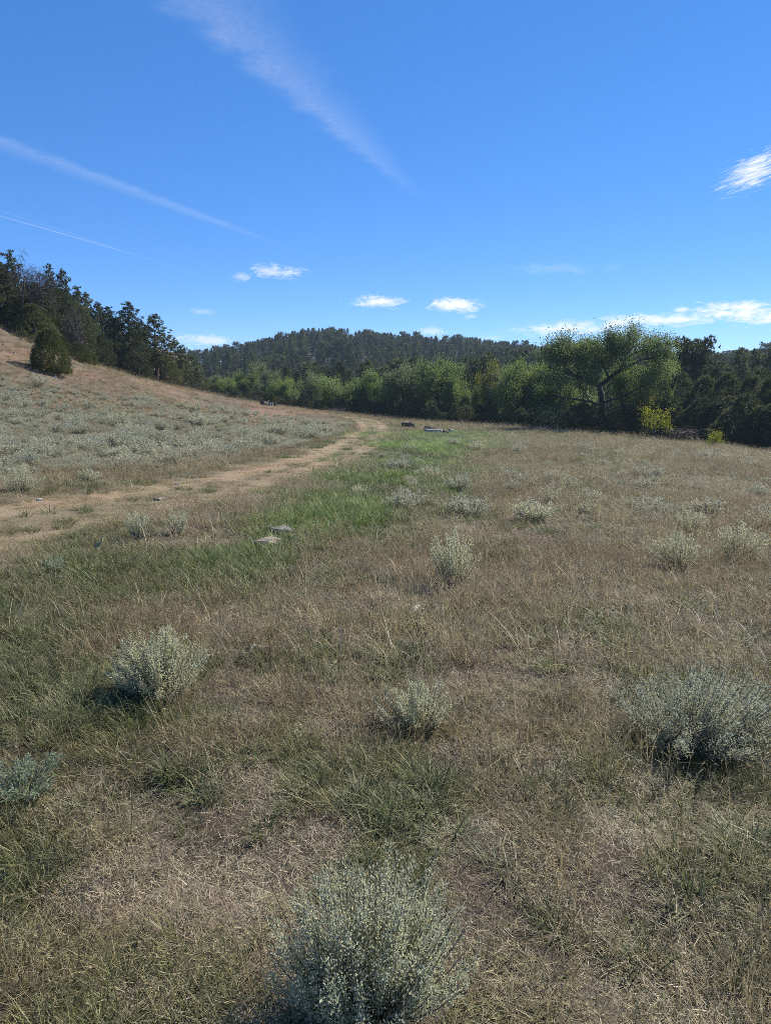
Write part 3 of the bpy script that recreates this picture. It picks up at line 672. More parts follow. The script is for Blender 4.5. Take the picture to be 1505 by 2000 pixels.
def juniper(seed, h=5., w_=3., n=900, mat='juniper', nn=8, L=.20, point=.8, low=.22):
    rng = RS(seed); tr, cr = Acc(), Acc()
    for j in range(rng.randint(1, 4)):
        a = rng.rand() * 6.28; tube(tr, [(0.05 * math.cos(a), .05 * math.sin(a), 0), (.12 * w_ * math.cos(a), .12 * w_ * math.sin(a), h * .4), (.1 * w_ * math.cos(a + 1), .1 * w_ * math.sin(a + 1), h * .8)], [.02 * h, .014 * h, .004 * h], 6)
    nl = 16; la = rng.rand(nl) * 6.28; lz = rng.rand(nl); amp = rng.uniform(-.42, .40, nl)
    f = rng.rand(n) ** 1.35; a = rng.rand(n) * 2 * pi
    prof = np.minimum(1, (f + .05) / low) ** .5 * (1 - f) ** point * 1.35
    lump = sum(amp[i] * np.exp(-((np.angle(np.exp(1j * (a - la[i])))) ** 2 / .35 + (f - lz[i]) ** 2 / .02)) for i in range(nl))
    rad = w_ * .5 * np.clip(prof, .02, 1.05) * (1 + lump) * (1 - .5 * rng.rand(n) ** 2.2)
    C = np.stack([rad * np.cos(a), rad * np.sin(a), f * h * .98 + .02], 1)
    PP = np.repeat(C, nn, 0) + rng.normal(0, .06, (n * nn, 3)); out = np.repeat(np.stack([np.cos(a), np.sin(a), np.full(n, .9)], 1), nn, 0)
    D = out + rng.normal(0, .7, (n * nn, 3))
    clump = np.clip(.5 + lump * 1.2 + rng.normal(0, .12, n), 0, 1)
    leaves(cr, PP, D, rng.uniform(.6, 1.4, n * nn) * L, L * .28, rng, np.clip(np.repeat(clump, nn) * .6 + rng.rand(n * nn) * .4, 0, 1))
    return tr.mesh('trunk', M['pinebark']), cr.mesh('crown', M[mat])
def broadleaf(seed, h=9., w_=8., limbs=None, mat='cotton', nleaf=34, leafL=.15, levels=3, clump=.55, barkm='cottonbark', trunkh=.28, upk=.35, skip=0., leafr=.8):
    """recursive limbs, leaf clumps at the twig ends"""
    rng = RS(seed); tr, cr = Acc(), Acc(); tips = []
    def limb(P, R, lvl):
        tube(tr, P, R, 7 if lvl < 1 else (5 if lvl == 1 else 3), .5, lvl == 0)
    def grow(p, d, L, r, lvl):
        n = 5; P = [np.array(p)]; d = unit(np.array(d, float))
        for i in range(n):
            d = unit(d + rng.normal(0, .20, 3) + np.array([0, 0, .06])); P.append(P[-1] + d * L / n)
        R = np.linspace(r, r * .45, n + 1); limb(P, R, lvl); kids(P, R, L, lvl)
    def kids(P, R, L, lvl):
        if lvl >= levels:
            tips.append(P[-1]); tips.append(P[-2] * .5 + P[-3] * .5); tips.append(P[3] if len(P) > 3 else P[-1]); return
        P = [np.array(q) for q in P]; n = len(P); k = rng.randint(4, 7)
        for j in range(k):
            f = .28 + .72 * (j + rng.rand()) / k; i = min(int(f * (n - 1)), n - 2); g = f * (n - 1) - i
            q = P[i] * (1 - g) + P[i + 1] * g; ax = unit(P[i + 1] - P[i]); sd = unit(np.cross(ax, rng.normal(size=3)))
            dd = ax * .55 + sd * .85 + np.array([0, 0, upk]); grow(q, dd, L * rng.uniform(.42, .68) * (1.1 - .35 * f), max(R[i] * .5, .012), lvl + 1)
    if limbs is None:
        tz = h * trunkh; P = [np.array([0, 0, -.3]), np.array([.03 * h * rng.normal(), 0, tz * .5]), np.array([.05 * h * rng.normal(), .03 * h * rng.normal(), tz])]
        R = np.array([.034, .027, .024]) * h; tube(tr, P, R, 8)
        k = rng.randint(4, 7)
        for j in range(k):
            a = 2 * pi * (j + rng.rand() * .7) / k; t = rng.uniform(.25, 1.0)
            grow(P[-1], (math.cos(a) * t * w_ / h, math.sin(a) * t * w_ / h, 1.0 - .35 * t), h * (1 - trunkh) * rng.uniform(.55, .8), .017 * h, 1)
    else:
        for P, R, lv in limbs:
            P = [np.array(q, float) for q in P]; limb(P, np.array(R), lv); kids(P, np.array(R), sum(np.linalg.norm(P[i + 1] - P[i]) for i in range(len(P) - 1)) * .8, max(lv, 0)) if lv >= 0 else None
    tips = np.array(tips); tips = tips[rng.rand(len(tips)) >= skip]
    if limbs is None:
        ext = tips[:, 2].max(); tips_scale = 1.0
    n = len(tips); PP = np.repeat(tips, nleaf, 0); tone = rng.rand(n)
    PP = PP + rng.normal(0, clump * .5, PP.shape); D = rng.normal(0, 1, PP.shape) + np.array([0, 0, -.35])
    leaves(cr, PP, D, rng.uniform(.7, 1.25, len(PP)) * leafL, leafL * leafr, rng, np.clip(np.repeat(tone, nleaf) * .5 + rng.rand(len(PP)) * .5, 0, 1))
    return tr.mesh('trunk', M[barkm]), cr.mesh('crown', M[mat])
def dims(ms):
    co = []
    for me in ms:
        a = np.empty(len(me.vertices) * 3, np.float32); me.vertices.foreach_get('co', a); co.append(a.reshape(-1, 3))
    a = np.concatenate(co); lo, hi = np.percentile(a, 1, 0), np.percentile(a, 99, 0)
    return float(max(hi[0] - lo[0], hi[1] - lo[1])), float(a[:, 2].max())
def kindset(name, meshes):
    return dict(name=name, v=[(m_, dims(m_)) for m_ in meshes])
K = {}
K['pine'] = kindset('ponderosa_pine', [pine(s) for s in range(400, 404)] + [pine(404, 10, 5.2, .35, 80)])
K['bigpine'] = kindset('ponderosa_pine', [pine(410, 12, 6.2, .42, 120, 11, 13, True, .36)])
K['farpine'] = kindset('pine_tree', [pine(s, 10, w_, b_, 62, 5, 7, False, .60) for s, w_, b_ in ((420, 4.2, .2), (421, 3.6, .25), (422, 4.8, .3), (423, 4.0, .15), (424, 3.2, .3))] + [pine(425, 11, 5.0, .4, 60, 7, 8, True, .60)])
K['juniper'] = kindset('juniper_tree', [juniper(s, 5, 3.4, 950, 'juniper', 8, .24, p_) for s, p_ in ((430, .50), (431, .40), (432, .62), (433, .36), (434, .46))])
K['olive'] = kindset('juniper_tree', [juniper(s, 3, 2.3, 2300, 'juniperolive', 9, .13, p_, .10) for s, p_ in ((440, .46), (441, .6))])
K['cotton'] = kindset('cottonwood_tree', [broadleaf(s, 9, 8, nleaf=42, leafL=.16, clump=.75) for s in (450, 451, 452)])
K['pale'] = kindset('cottonwood_tree', [broadleaf(s, 9, 7, nleaf=42, leafL=.16, clump=.75, mat='cottonpale') for s in (455, 456)])
K['yellow'] = kindset('broadleaf_tree', [broadleaf(458, 8, 5, nleaf=24, mat='cottonyellow')])
K['ybush'] = kindset('yellow_shrub', [broadleaf(460, 4, 3.6, nleaf=26, mat='yellowbush', leafL=.15, levels=2, clump=.5, trunkh=.06, upk=.25)])
K['orange'] = kindset('orange_shrub', [broadleaf(462, 4, 4, nleaf=16, mat='orange', leafL=.13, levels=2, clump=.5, trunkh=.12)])
K['dead'] = kindset('bare_tree', [broadleaf(465, 9, 9, nleaf=7, mat='twig', leafL=.85, barkm='deadbark', clump=.12, trunkh=.25, upk=.5, leafr=.045)])
K['brush'] = kindset('bare_brush', [broadleaf(467, 3, 4, nleaf=10, mat='twig', leafL=.6, barkm='deadbark', clump=.25, trunkh=.05, upk=.1, levels=2, leafr=.06)])
rng = RS(909)
def plant(kind, x, y, h, wid=None, label='', cat='tree', group=None, var=None, rz=None, sink=.1, zb=None):
    k = K[kind]; (tm, cm), (w0, h0) = k['v'][rng.randint(len(k['v'])) if var is None else var % len(k['v'])]
    z = gz(x, y) if zb is None else zb
    sz = h / h0; sx = sz * rng.uniform(.88, 1.12) if wid is None else wid / w0
    o = obj(k['name'], None, loc=(x, y, z - sink), rot=(0, 0, rng.rand() * 6.28 if rz is None else rz), scale=(sx, sx, sz), label=label, category=cat)
    if group: o['group'] = group
    obj('trunk', tm, o); obj('crown', cm, o); return o
def at(kind, px, Y, top, wpx=None, **kw):
    x = ray(px, 700)[0] * Y; z = gz(x, Y); return plant(kind, x, Y, max(topz(top, Y) - z, .5) + .1, None if wpx is None else wpx / F * Y, **kw)

# --- trees standing along the slope
gp = 'pines along the foot of the slope'
at('olive', 99, hit(99, 727)[1], 637, 74, label='rounded green juniper standing alone on the bare slope', var=0)
at('pine', -14, 60, 440, 110, label='tall pine reaching into the sky at the top of the slope')
at('pine', 36, 70, 486, 34, label='narrow pine with a dark spire behind the bare tree', var=1)
at('dead', 66, 60.5, 478, 120, label='bare grey tree with thin branches against the sky', cat='tree')
at('pine', 108, 82, 512, 40, label='thin open pine just past the bare tree on the slope', var=2)
at('pine', 135, 84, 522, 44, label='clumpy pine with bare upper trunk on the slope', var=4)
at('pine', 178, 96, 568, 40, label='pine with a round top showing behind the slope junipers', var=4)
at('pine', 160, 92, 556, 44, label='dark pine wedged between the slope junipers', var=0)
at('pine', 196, 84, 588, 44, label='slender pine with a dark trunk beside the gap in the slope trees', var=3)
at('pine', 214, 86, 596, 58, label='bushy pine next to a slender one at the slope foot', var=0)
at('pine', 252, 82, 587, 74, label='broad pine with a twin top at the slope foot', var=2)
at('pine', 304, 86, 611, 76, label='broad pine with a visible trunk where the slope levels out', var=1)
at('pine', 345, 97, 662, 56, label='shorter pine beyond the broad one at the slope foot', var=3)
at('pine', 372, 108, 692, 44, label='last small pine where the slope meets the flat', var=0)
at('pine', 283, 92, 640, 46, label='pine filling the gap between two broad pines', var=3)
for (px, Y, top, wpx) in [(10, 62, 520, 120), (45, 61, 575, 90), (85, 62, 572, 95), (118, 64, 560, 80), (150, 66, 585, 80), (14, 66, 512, 70), (70, 59, 590, 80),
                          (135, 72, 570, 70), (225, 80, 640, 60), (200, 76, 650, 50), (268, 80, 660, 56), (325, 88, 690, 54), (-50, 58, 520, 120), (-90, 56, 500, 120), (355, 100, 700, 50), (388, 116, 722, 40), (240, 84, 668, 50), (290, 87, 680, 56), (312, 90, 690, 50), (335, 94, 706, 44), (262, 90, 650, 60), (222, 88, 640, 60), (180, 76, 640, 60), (165, 74, 620, 60), (372, 112, 722, 44)]:
    at('juniper', px, Y, top, wpx, label='dark dense juniper ' + ('below the tallest pine at the top of the slope' if px < 30 else 'under the bare grey tree on the slope' if px < 100 else 'between the bare tree and the slender pine' if px < 205 else 'at the foot of the broad twin topped pine' if px < 275 else 'below the pines where the slope levels out'), group='junipers in the slope thicket')
for (px, Y, top, wpx) in [(122, 58, 655, 44), (152, 60, 668, 50), (172, 64, 682, 40)]:
    at('olive', px, Y, top, wpx, label='low olive green juniper in front of the dark slope thicket', group='low olive junipers below the slope thicket')
at('brush', 150, 62, 585, 60, label='grey leafless brush tangled among the slope junipers', cat='shrub')
for k in range(34):
    Y = rng.uniform(70, 150); px = rng.uniform(-240, 340); x = ray(px, 700)[0] * Y
    if x > -26 - (Y - 60) * .12: continue
    lim = np.interp(px, [-240, 0, 60, 130, 200, 260, 310, 380], [430, 520, 545, 560, 605, 620, 645, 710])
    plant('pine', x, Y, min(9., max(topz(lim, Y) - gz(x, Y), 2.)), None, label='pine crowded behind others on the wooded slope', group='pines behind on the wooded slope')

# --- cottonwoods and others along the creek
CW = 'cottonwoods along the creek'
for (kind, px, Y, top, wpx, lab) in [
    ('pale', 412, 122, 738, 44, 'pale small cottonwood at the slope end of the creek row'),
    ('cotton', 462, 119, 726, 66, 'round cottonwood with a dark forked trunk near the slope'),
    ('pale', 512, 122, 708, 64, 'grey green cottonwood before dark pines near the posts'),
    ('pale', 612, 114, 722, 60, 'thin pale cottonwood half hidden among dark junipers'),
    ('cotton', 696, 104, 718, 112, 'dome shaped bright cottonwood beyond the end of the track'),
    ('cotton', 752, 101, 738, 70, 'lower green cottonwood tucked between two taller ones'),
    ('pale', 790, 100, 704, 84, 'tall pale cottonwood right of the bright dome'),
    ('cotton', 858, 96, 692, 100, 'tallest full cottonwood in the middle of the creek row'),
    ('yellow', 955, 92, 704, 70, 'yellow green tree turning colour beside dark pines'),
    ('cotton', 1028, 88, 696, 96, 'green cottonwood next to the old spreading tree'),
    ('cotton', 1090, 84, 706, 90, 'leafy cottonwood under the old tree\'s long limb'),
    ('cotton', 1282, 80, 690, 80, 'cottonwood leaning out past the old spreading tree'),
    ('pale', 1120, 92, 672, 90, 'pale cottonwood behind the old spreading tree'),
    ('cotton', 652, 109, 738, 66, 'rounded cottonwood on the slope side of the bright dome'),
    ('cotton', 728, 106, 726, 70, 'cottonwood filling in behind the bright dome'),
    ('cotton', 822, 99, 716, 74, 'cottonwood between the tall pale one and the tallest'),
    ('cotton', 905, 94, 726, 70, 'lower cottonwood between the tallest one and the turning tree'),
    ('pale', 990, 91, 722, 66, 'small pale cottonwood just past the turning tree'),
    ('cotton', 1058, 85, 716, 80, 'full cottonwood before the old tree\'s longest limb'),
    ('cotton', 1236, 84, 694, 84, 'green cottonwood filling in behind the old tree\'s trunk'),
    ('cotton', 440, 121, 744, 46, 'small cottonwood next to the one with the forked trunk'),
    ('cotton', 545, 117, 738, 50, 'leafy cottonwood just behind the weathered posts')]:
    at(kind, px, Y, top - 9, wpx * 1.12, label=lab)
# the old spreading cottonwood
HY = 77.0; hx = ray(1190, 700)[0] * HY; hz = gz(hx, HY); u = HY / F
def loc(px, py, d=0.): return ((px - 1190) * u, d, topz(py, HY) - hz)
R1 = lambda a, b_, n: list(np.linspace(a, b_, n))
limbs = [([(-.4, 0, -.4), loc(1182, 800), loc(1178, 770, .1), loc(1172, 752, .1)], R1(.42, .30, 4), -1),
         ([loc(1172, 752, .1), loc(1150, 742, -.9), loc(1128, 736, -1.7), loc(1108, 731, -2.2), loc(1085, 724, -2.5), loc(1062, 716, -2.7)], R1(.26, .08, 6), 0),
         ([loc(1172, 752, .1), loc(1186, 738, -.7), loc(1202, 722, -1.4), loc(1207, 704, -1.8), loc(1212, 692, -1.9), loc(1218, 680, -1.8)], R1(.25, .09, 6), 0),
         ([loc(1204, 714, -1.5), loc(1220, 712, -2.), loc(1236, 702, -2.4), loc(1256, 698, -2.5), loc(1280, 690, -2.6)], R1(.13, .05, 5), 0),
         ([loc(1208, 700, -1.8), loc(1222, 692, -.6), loc(1240, 686, 1.2), loc(1258, 680, 1.5)], R1(.12, .05, 4), 0),
         ([loc(1206, 706, -1.8), loc(1194, 698, -2.2), loc(1182, 690, -2.4), loc(1176, 674, -2.4)], R1(.12, .05, 4), 0),
         ([loc(1172, 752, .1), loc(1170, 730, .8), loc(1164, 706, 1.4), loc(1160, 684, 1.8)], R1(.18, .06, 4), 0),
         ([loc(1130, 737, -1.7), loc(1142, 722, -1.7), loc(1144, 706, -1.2), loc(1140, 688, .2)], R1(.13, .05, 4), 0),
         ([loc(1112, 732, -2.1), loc(1098, 716, -1.9), loc(1090, 700, -1.8), loc(1092, 684, -2.)], R1(.11, .05, 4), 0),
         ([loc(1186, 738, -.7), loc(1180, 720, -.4), loc(1170, 704, 0), loc(1172, 688, .4)], R1(.13, .05, 4), 0),
         ([loc(1150, 742, -.9), loc(1156, 724, -.6), loc(1158, 708, -.2), loc(1152, 694, .4)], R1(.12, .05, 4), 0),
         ([loc(1180, 790), loc(1150, 782, -1.4), loc(1110, 776, -2.2), loc(1070, 772, -2.6)], R1(.16, .05, 4), 0),
         ([loc(1180, 785), loc(1215, 770, -1.2), loc(1245, 752, -1.8), loc(1275, 738, -2.0)], R1(.15, .05, 4), 0)]
tm, cm = broadleaf(500, 12, 13, limbs, mat='cottonbacklit', nleaf=62, leafL=.15, levels=2, clump=.95, upk=.5, skip=.05)
o = obj('cottonwood_tree', None, loc=(hx, HY, hz - .1), label='old spreading cottonwood with dark forked limbs rising above the creek trees', category='tree'); obj('trunk', tm, o); obj('crown', cm, o)
at('orange', 1242, 72, 752, 76, label='orange turning shrub beneath the old spreading cottonwood', cat='shrub')
at('orange', 1202, 71, 770, 46, label='small orange tinged shrub against the old cottonwood trunk', cat='shrub')
at('yellow', 1262, 73, 748, 60, label='yellow tinged young tree beside the orange shrub')
at('ybush', 1286, 64.6, 782, 62, label='bright yellow green bush at the meadow edge by the old cottonwood', cat='shrub')
at('ybush', 1404, 57.5, 836, 44, label='small yellow bush in front of dark junipers and bare brush', cat='shrub')
at('brush', 1350, 63, 828, 90, label='tangle of bare grey brush beside the small yellow bush', cat='shrub')
at('brush', 958 - 295, 97, 792, 50, label='low grey brush at the meadow edge beyond the track end', cat='shrub')
at('bigpine', 1352, 88, 652, 84, label='tall flat topped pine standing clear against the sky', rz=.6)
at('pine', 1440, 108, 676, 74, label='round topped pine past the tall flat topped one', var=4)
at('pine', 1474, 112, 678, 50, label='thin pine showing sky through its crown at the wood edge', var=1)
at('pine', 1500, 104, 676, 60, label='pine with pale branch tips next to the thin one', var=2)
at('pine', 1408, 112, 706, 40, label='short pine in the dip between two taller pines', var=0)
at('pine', 1316, 98, 686, 60, label='dark pine filling in behind the tall flat topped one', var=3)
at('pine', 1085, 120, 668, 46, label='dark pine poking up behind the creek cottonwoods', var=2)
at('pine', 1062, 125, 674, 40, label='second dark pine behind the creek cottonwoods', var=0)
at('olive', 529, hit(528, 793)[1] + 1.5, 766, 15, label='slim upright young juniper beside the weathered posts', var=1)
at('ybush', 614, 106, 776, 16, label='small bright green bush among the dark creek junipers', cat='shrub')
# dark junipers making the shaded hedge below them
EX = np.array([380, 400, 560, 700, 1000, 1300, 1505, 1700]); EYD = np.array([116, 114, 110, 98, 80, 67, 59, 52])
HT = np.array([780, 774, 774, 786, 798, 794, 768, 750])
HEDGE = [(440, 'below the pale cottonwood at the slope end'), (492, 'below the round cottonwood with forked trunk'), (575, 'behind the weathered posts and charred log'), (655, 'around the thin pale cottonwood'),
         (742, 'under the dome shaped bright cottonwood'), (825, 'under the tall pale cottonwood'), (915, 'under the tallest full cottonwood'), (1000, 'under the yellow green turning tree'),
         (1130, 'between the turning tree and the old cottonwood'), (1255, 'under the old spreading cottonwood'), (1340, 'behind the bright yellow green bush'), (1430, 'behind the small yellow bush and bare brush'), (9999, 'past the small yellow bush')]
px = 384.
while px < 1690:
    for row in range(2):
        q = px + rng.uniform(-9, 9); Y = np.interp(q, EX, EYD) + 1.2 + row * 4.5 + rng.uniform(-.8, 1.6); big = 1.0 + .45 * sst(1290, 1400, q)
        top = np.interp(q, EX, HT) + rng.uniform(-16, 24) - row * 8
        nb_ = [t_ for lim_, t_ in HEDGE if q < lim_][0]
        at('juniper', q, Y, top, rng.uniform(44, 66) * (.62 + .5 * sst(700, 1400, q)) * big, label=('dark juniper edging the meadow ' if row == 0 else 'dark juniper in the second row ') + nb_, group='junipers along the meadow edge')
    px += rng.uniform(20, 26) * (.7 + .5 * sst(600, 1300, px))
for (q, Y, top, wpx) in [(1330, 74, 722, 80), (1380, 72, 728, 90), (1425, 72, 722, 90), (1470, 70, 726, 90), (1510, 66, 730, 90), (1400, 80, 712, 80), (1490, 76, 712, 80), (1550, 64, 715, 110), (1600, 62, 700, 110), (560, 124, 712, 40), (580, 122, 720, 44), (640, 116, 728, 50), (545, 126, 722, 40), (910, 100, 722, 60), (990, 98, 726, 56), (665, 124, 700, 50), (720, 124, 700, 50)]:
    at('juniper', q, Y, top, wpx, label='tall dark juniper standing behind the shaded row at the meadow edge', group='taller junipers behind the meadow edge')

# --- pines on the far hill
r_ = RS(66); N_ = 5200; a = r_.uniform(-.62, .72, N_); rr = np.sqrt(r_.uniform(118 ** 2, 430 ** 2, N_)); x = np.sin(np.arctan(a)) * rr; y = np.cos(np.arctan(a)) * rr
s = edge_s(x, y); ok = (s > 14); x, y, rr = x[ok], y[ok], rr[ok]
o_ = []; cell = {}
for i in range(len(x)):                                # keep crowns apart
    k = (int(x[i] // 5), int(y[i] // 5)); md = 4.6
    if all((x[i] - x[j]) ** 2 + (y[i] - y[j]) ** 2 > md * md for dx_ in (-1, 0, 1) for dy_ in (-1, 0, 1) for j in cell.get((k[0] + dx_, k[1] + dy_), ())):
        cell.setdefault(k, []).append(i); o_.append(i)
x, y, rr = x[o_], y[o_], rr[o_]; z = G(x, y); h = r_.uniform(8.5, 13.5, len(x)) * np.where(r_.rand(len(x)) < .06, 1.25, 1)
px = CX + x / (y * math.cos(PITCH) - (z + h - CAMZ) * math.sin(PITCH)) * F
SIL_X = np.array([-400, 0, 300, 370, 420, 560, 700, 800, 880, 960, 1050, 1180, 1290, 1340, 1420, 1505, 2200]); SIL_Y = np.array([400, 450, 610, 690, 732, 722, 722, 705, 700, 708, 690, 650, 690, 655, 690, 680, 660])
cap = np.interp(px, np.array([-400, 380, 470, 540, 600, 660, 780, 900, 1000, 1100, 1300, 1505, 2200]), np.array([690, 690, 680, 662, 648, 650, 660, 664, 676, 682, 700, 690, 660]))
top_allowed = CAMZ + (HOR - cap) / F * y - z                    # trees near the crest stay near the ridge line seen in the photograph
h = np.clip(np.minimum(h, top_allowed * r_.uniform(.86, 1.18, len(h))), 5.5, 15)
tpy = HOR - (z + h - CAMZ) / y * F; vis = (tpy < np.interp(px, SIL_X, SIL_Y) - 1) & (px > 340) & (px < 1540)
size = h / y * np.where(vis, 1, 0); order = np.argsort(-size); single = order[:min(300, int(vis.sum()))]
for i in single: plant('farpine', float(x[i]), float(y[i]), float(h[i]), None, label=('tall dark pine ' if h[i] > np.median(h[single]) else 'short dark pine ') + ('along the crest of the far hill against the sky' if tpy[i] < cap[i] + 9 else ('high on the wooded face of the far hill' if tpy[i] < cap[i] + 34 else 'low on the far hill behind the creek trees')), group='pines on the far hill', zb=float(z[i]))
rest = np.setdiff1d(np.arange(len(x)), single); print('hill pines', len(single), len(rest), int(vis.sum()))
def joined(kset):
    out = []
    for (tm, cm), (w0, h0) in kset['v']:
        vs = []; fs = []; at_ = []; mi = []; n0 = 0
        for j, me in enumerate((tm, cm)):
            a = np.empty(len(me.vertices) * 3, np.float32); me.vertices.foreach_get('co', a); vs.append(a.reshape(-1, 3))
            rn = np.empty(len(me.vertices), np.float32); me.attributes['rnd'].data.foreach_get('value', rn); at_.append(rn)
            ls = np.empty(len(me.loops), np.int32); me.loops.foreach_get('vertex_index', ls); tt = np.empty(len(me.polygons), np.int32); me.polygons.foreach_get('loop_total', tt)
            st = np.r_[0, np.cumsum(tt)[:-1]]
            for kk in (4, 3):
                sel = np.where(tt == kk)[0]
                if len(sel): fs.append(ls[st[sel][:, None] + np.arange(kk)[None]] + n0); mi.append(np.full(len(sel), j))
            n0 += len(me.vertices)
        out.append(mesh('pine', np.concatenate(vs), fs, {'rnd': np.concatenate(at_)}, [M['pinebark'], M['pine']], np.concatenate(mi)))
    return out
C_pine = proto_collection('proto_pine', joined(K['farpine']))
n = len(rest); sh = h[rest] / 10.3
scatter('pine_forest', np.stack([x[rest], y[rest], z[rest] - .1], 1), np.stack([np.zeros(n), np.zeros(n), r_.rand(n) * 6.28], 1), np.stack([sh, sh, sh], 1) * 1., r_.randint(0, 6, n), np.ones((n, 3)), C_pine, 'pine forest reading as one dark mass over the far hill')

# ------------------------------------------------------------------ stones, wood, cactus
def rock(name, seed, px, py, wpx, hk, mat, label, group=None, dk=.7, rz=0.):
    rng = RS(seed); x, y = hit(px, py); z = gz(x, y); D = y * math.cos(PITCH) + (CAMZ - z) * math.sin(PITCH); wd = wpx / F * D
    import bmesh
    bm = bmesh.new(); bmesh.ops.create_icosphere(bm, subdivisions=3 if wpx > 20 else 2, radius=.5)
    ph = rng.rand(6, 3) * 6; fr = rng.uniform(2.5, 7, (6, 3))
    for v in bm.verts:
        c = np.array(v.co); n = sum(math.sin(float((fr[k] * c).sum() * 1.6 + ph[k, 0])) / (k + 1.5) for k in range(6)); q = c * (1 + .16 * n)
        q[2] = max(min(q[2], .30 + .05 * n), -.3); v.co = (q[0] * wd, q[1] * wd * dk, q[2] * wd * hk / .6 * 2)
    me = bpy.data.meshes.new(name); bm.to_mesh(me); bm.free(); me.materials.append(M[mat])
    o = obj(name, me, loc=(x, y, z + wd * hk * .35), rot=(0, 0, rz), label=label, category='rock')
    if group: o['group'] = group
    return o
rock('flat_rock', 1, 522, 1064, 54, .15, 'rockpink', 'flat pinkish rock lying in the green grass', rz=.2)
rock('flat_rock', 2, 545, 1041, 54, .16, 'rockgrey', 'pitted grey rock with black lichen just behind a pinkish one')
rock('stone', 3, 312, 977, 25, .14, 'rockpink', 'reddish flat stone lying beside the track rut')
rock('stone', 4, 346, 947, 11, .25, 'rockpale', 'small white stone on the track rut')
rock('stone', 5, 78, 978, 12, .25, 'rockpale', 'tiny pale stone in the track near its open end')
rock('stone', 16, 120, 1132, 20, .25, 'rockpink', 'tan stone sunk in the greenish foreground grass')
for k, (px, py, wp) in enumerate([(198, 744, 8), (140, 715, 7), (108, 737, 6), (149, 743, 5), (178, 742, 5), (107, 776, 6), (91, 725, 5), (136, 699, 6), (219, 741, 4), (46, 752, 5), (28, 690, 5), (5, 680, 5), (220, 765, 4), (60, 705, 5)]):
    rock('stone', 30 + k, px, py, wp, .35, 'rockpale', 'small pale stone lying on the bare slope near the juniper', 'pale stones on the slope')
def log(name, p0, p1, r0, r1, mat, label, seed, stub=None):
    """a log lying from pixel p0 to pixel p1"""
    rng = RS(seed); a = np.array([*hit(*p0), 0.]); b_ = np.array([*hit(*p1), 0.])
    if abs(a[1] - b_[1]) > 3: b_[1] = a[1] + np.sign(b_[1] - a[1]) * .8; b_[0] = ray(*p1)[0] * b_[1]
    n = 9; P = np.array([a * (1 - t) + b_ * t for t in np.linspace(0, 1, n)]); c = P.mean(0)
    zc = G(P[:, 0], P[:, 1]); zc = np.polyval(np.polyfit(np.linspace(0, 1, n), zc, 1), np.linspace(0, 1, n))
    R = np.linspace(r0, r1, n) * rng.uniform(.88, 1.1, n); P[:, 2] = zc + R * .9; P[:, :2] += rng.normal(0, .02, (n, 2)); base = np.array([c[0], c[1], zc.mean()])
    acc = Acc(); tube(acc, P - base, R, 12, .5)
    V = np.concatenate(acc.V); V += rng.normal(0, .012, V.shape); acc.V = [V]
    o = obj(name, acc.mesh(name, M[mat], True), loc=base, label=label, category='log')
    if stub:
        s = Acc(); q = P[stub] - base; tube(s, [q, q + np.array([.05, -.15, .25]), q + np.array([.12, -.22, .42])], [r0 * .35, r0 * .25, r0 * .1], 6); obj('branch_stub', s.mesh('branch_stub', M[mat]), o)
    return o
log('fallen_log', (829, 846), (862, 846), .19, .17, 'greywood', 'bleached grey log lying on the bright green grass', 1)
log('fallen_log', (830, 840), (848, 840), .22, .16, 'darkwood', 'shorter dark ended log lying just behind the bleached log', 2)
log('log_piece', (866, 847), (874, 848), .16, .12, 'darkwood', 'dark broken log piece off the end of the bleached log', 3)
log('log_piece', (877, 844), (884, 844), .15, .12, 'greywood', 'small pale log piece apart from the bleached log', 4)
log('fallen_log', (786, 833), (808, 834), .24, .20, 'darkwood', 'dark weathered log lying alone at the edge of green grass', 5, 5)
log('fallen_log', (512, 791), (526, 792), .27, .20, 'darkwood', 'black charred log lying by the weathered posts', 6)
for (px, top, lab) in [(524.5, 781, 'tallest weathered post, next to the black charred log'), (527.7, 788, 'middle short post in the row of three'), (531.5, 789, 'short post nearest the slim young juniper')]:
    Y = hit(528, 793)[1]; x = ray(px, 780)[0] * Y; z = gz(x, Y); hh = max(topz(top, Y) - z, .5); acc = Acc()
    tube(acc, [(0, 0, -.2), (.01, 0, hh * .5), (0.02, .01, hh)], [.085, .08, .07], 8); s = Acc(); tube(s, [(.02, .01, hh - .005), (.02, .01, hh + .03)], [.072, .055], 8)
    o = obj('fence_post', acc.mesh('fence_post', M['greywood']), loc=(x, Y, z), label=lab, category='post')
log('dead_stick', (472, 1268), (545, 1263), .006, .004, 'bone', 'thin bleached stick lying on litter beside straw stalks', 8)
log('dead_stick', (803, 1196), (858, 1188), .010, .007, 'bone', 'curved bleached stick on the ground below tall straw', 9)
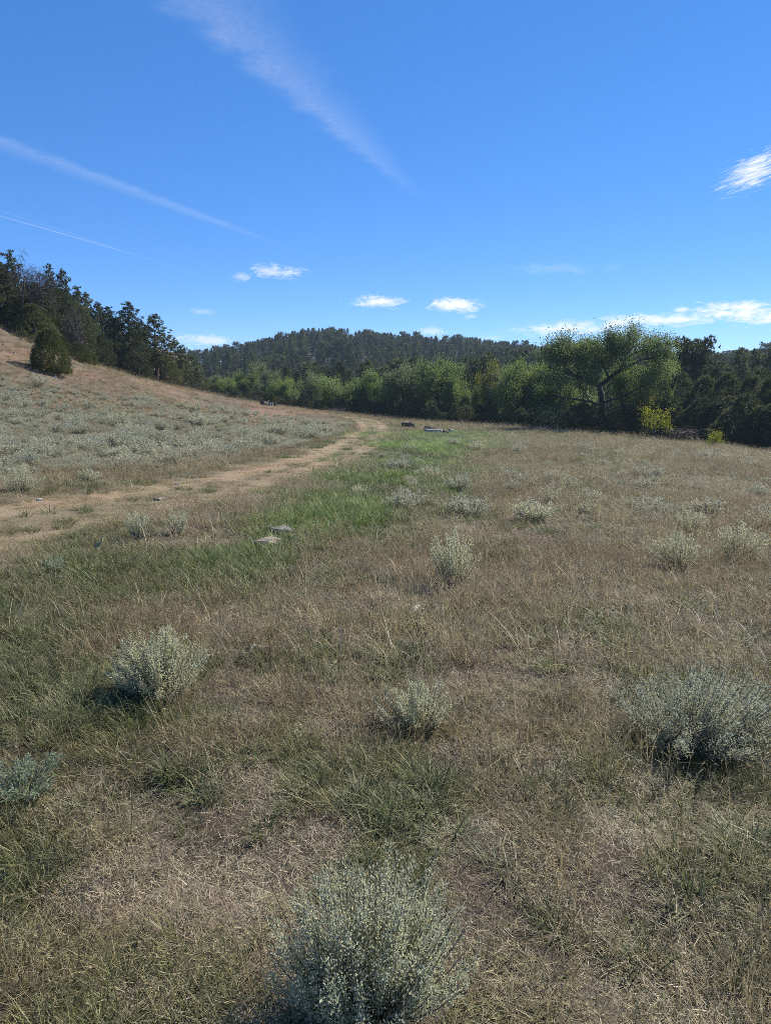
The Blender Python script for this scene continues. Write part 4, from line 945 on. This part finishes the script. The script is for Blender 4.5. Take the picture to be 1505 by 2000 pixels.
def cactus(seed, px, py, wpx, npad, pr, label):
    rng = RS(seed); x, y = hit(px, py); z = gz(x, y); wd = wpx / F * y
    o = obj('prickly_pear', None, loc=(x, y, z), label=label, category='cactus')
    th = np.linspace(0, 2 * pi, 11)[:-1]; V = [(0, 0, 0)]
    for rr_, hh in ((1.0, .0), (.93, .13), (.6, .2)):
        for s_ in ((1, -1) if hh else (1,)): V += [(rr_ * .82 * math.cos(t), s_ * hh, 1 + rr_ * math.sin(t)) for t in th]
    V += [(0, .22, 1), (0, -.22, 1)]; V = np.array(V[1:]); k = 10; q = []; t_ = []
    rings = [0, 10, 30]; rngs = [0, 20, 40]
    for A in (rings, rngs):
        for i in range(2): q += [(A[i] + j, A[i] + (j + 1) % k, A[i + 1] + (j + 1) % k, A[i + 1] + j) for j in range(k)]
        c_ = 50 if A is rings else 51; t_ += [(A[2] + j, A[2] + (j + 1) % k, c_) for j in range(k)]
    me = mesh('pad', V, [np.array(q), np.array(t_)], {'rnd': np.full(len(V), .5)}, [M['cactus']], smooth=True)
    for j in range(npad):
        s = pr * rng.uniform(.7, 1.2); lvl = rng.rand() < .35
        obj('pad', me, o, loc=(rng.uniform(-.5, .5) * wd, rng.uniform(-.25, .25) * wd, pr * 1.3 if lvl else -.01), rot=(rng.normal(0, .35), rng.normal(0, .45), rng.rand() * 3.1), scale=(s, s, s))
    return o
cactus(1, 300, 884, 62, 18, .075, 'wide prickly pear patch at the foot of the sage slope')
cactus(2, 503, 884, 44, 10, .07, 'darker prickly pear patch farther along by the track')
cactus(3, 198, 1076, 22, 3, .055, 'tiny prickly pear with two pale pads in the verge grass')
cactus(4, 408, 853, 20, 5, .07, 'small prickly pear high among the slope sage')

# ------------------------------------------------------------------ air
hm, b = material('haze'); v = b.new('ShaderNodeVolumePrincipled'); v.inputs['Color'].default_value = (.62, .80, 1., 1); v.inputs['Density'].default_value = 0.00024; v.inputs['Anisotropy'].default_value = .2
oo = b.new('ShaderNodeOutputMaterial'); b.l.new(v.outputs[0], oo.inputs['Volume'])
lo = np.array([-1250, -1250, float(zf.min()) - 1.0]); hi = np.array([1250, 1250, 62.0])
V = np.array([[(lo, hi)[i & 1][0], (lo, hi)[(i >> 1) & 1][1], (lo, hi)[(i >> 2) & 1][2]] for i in range(8)])
HAZE = True
if HAZE:
    obj('haze', mesh('haze', V, [np.array([(0, 2, 3, 1), (4, 5, 7, 6), (0, 1, 5, 4), (2, 6, 7, 3), (0, 4, 6, 2), (1, 3, 7, 5)])], None, [hm]), kind='stuff', label='thin pale blue air over the whole valley')
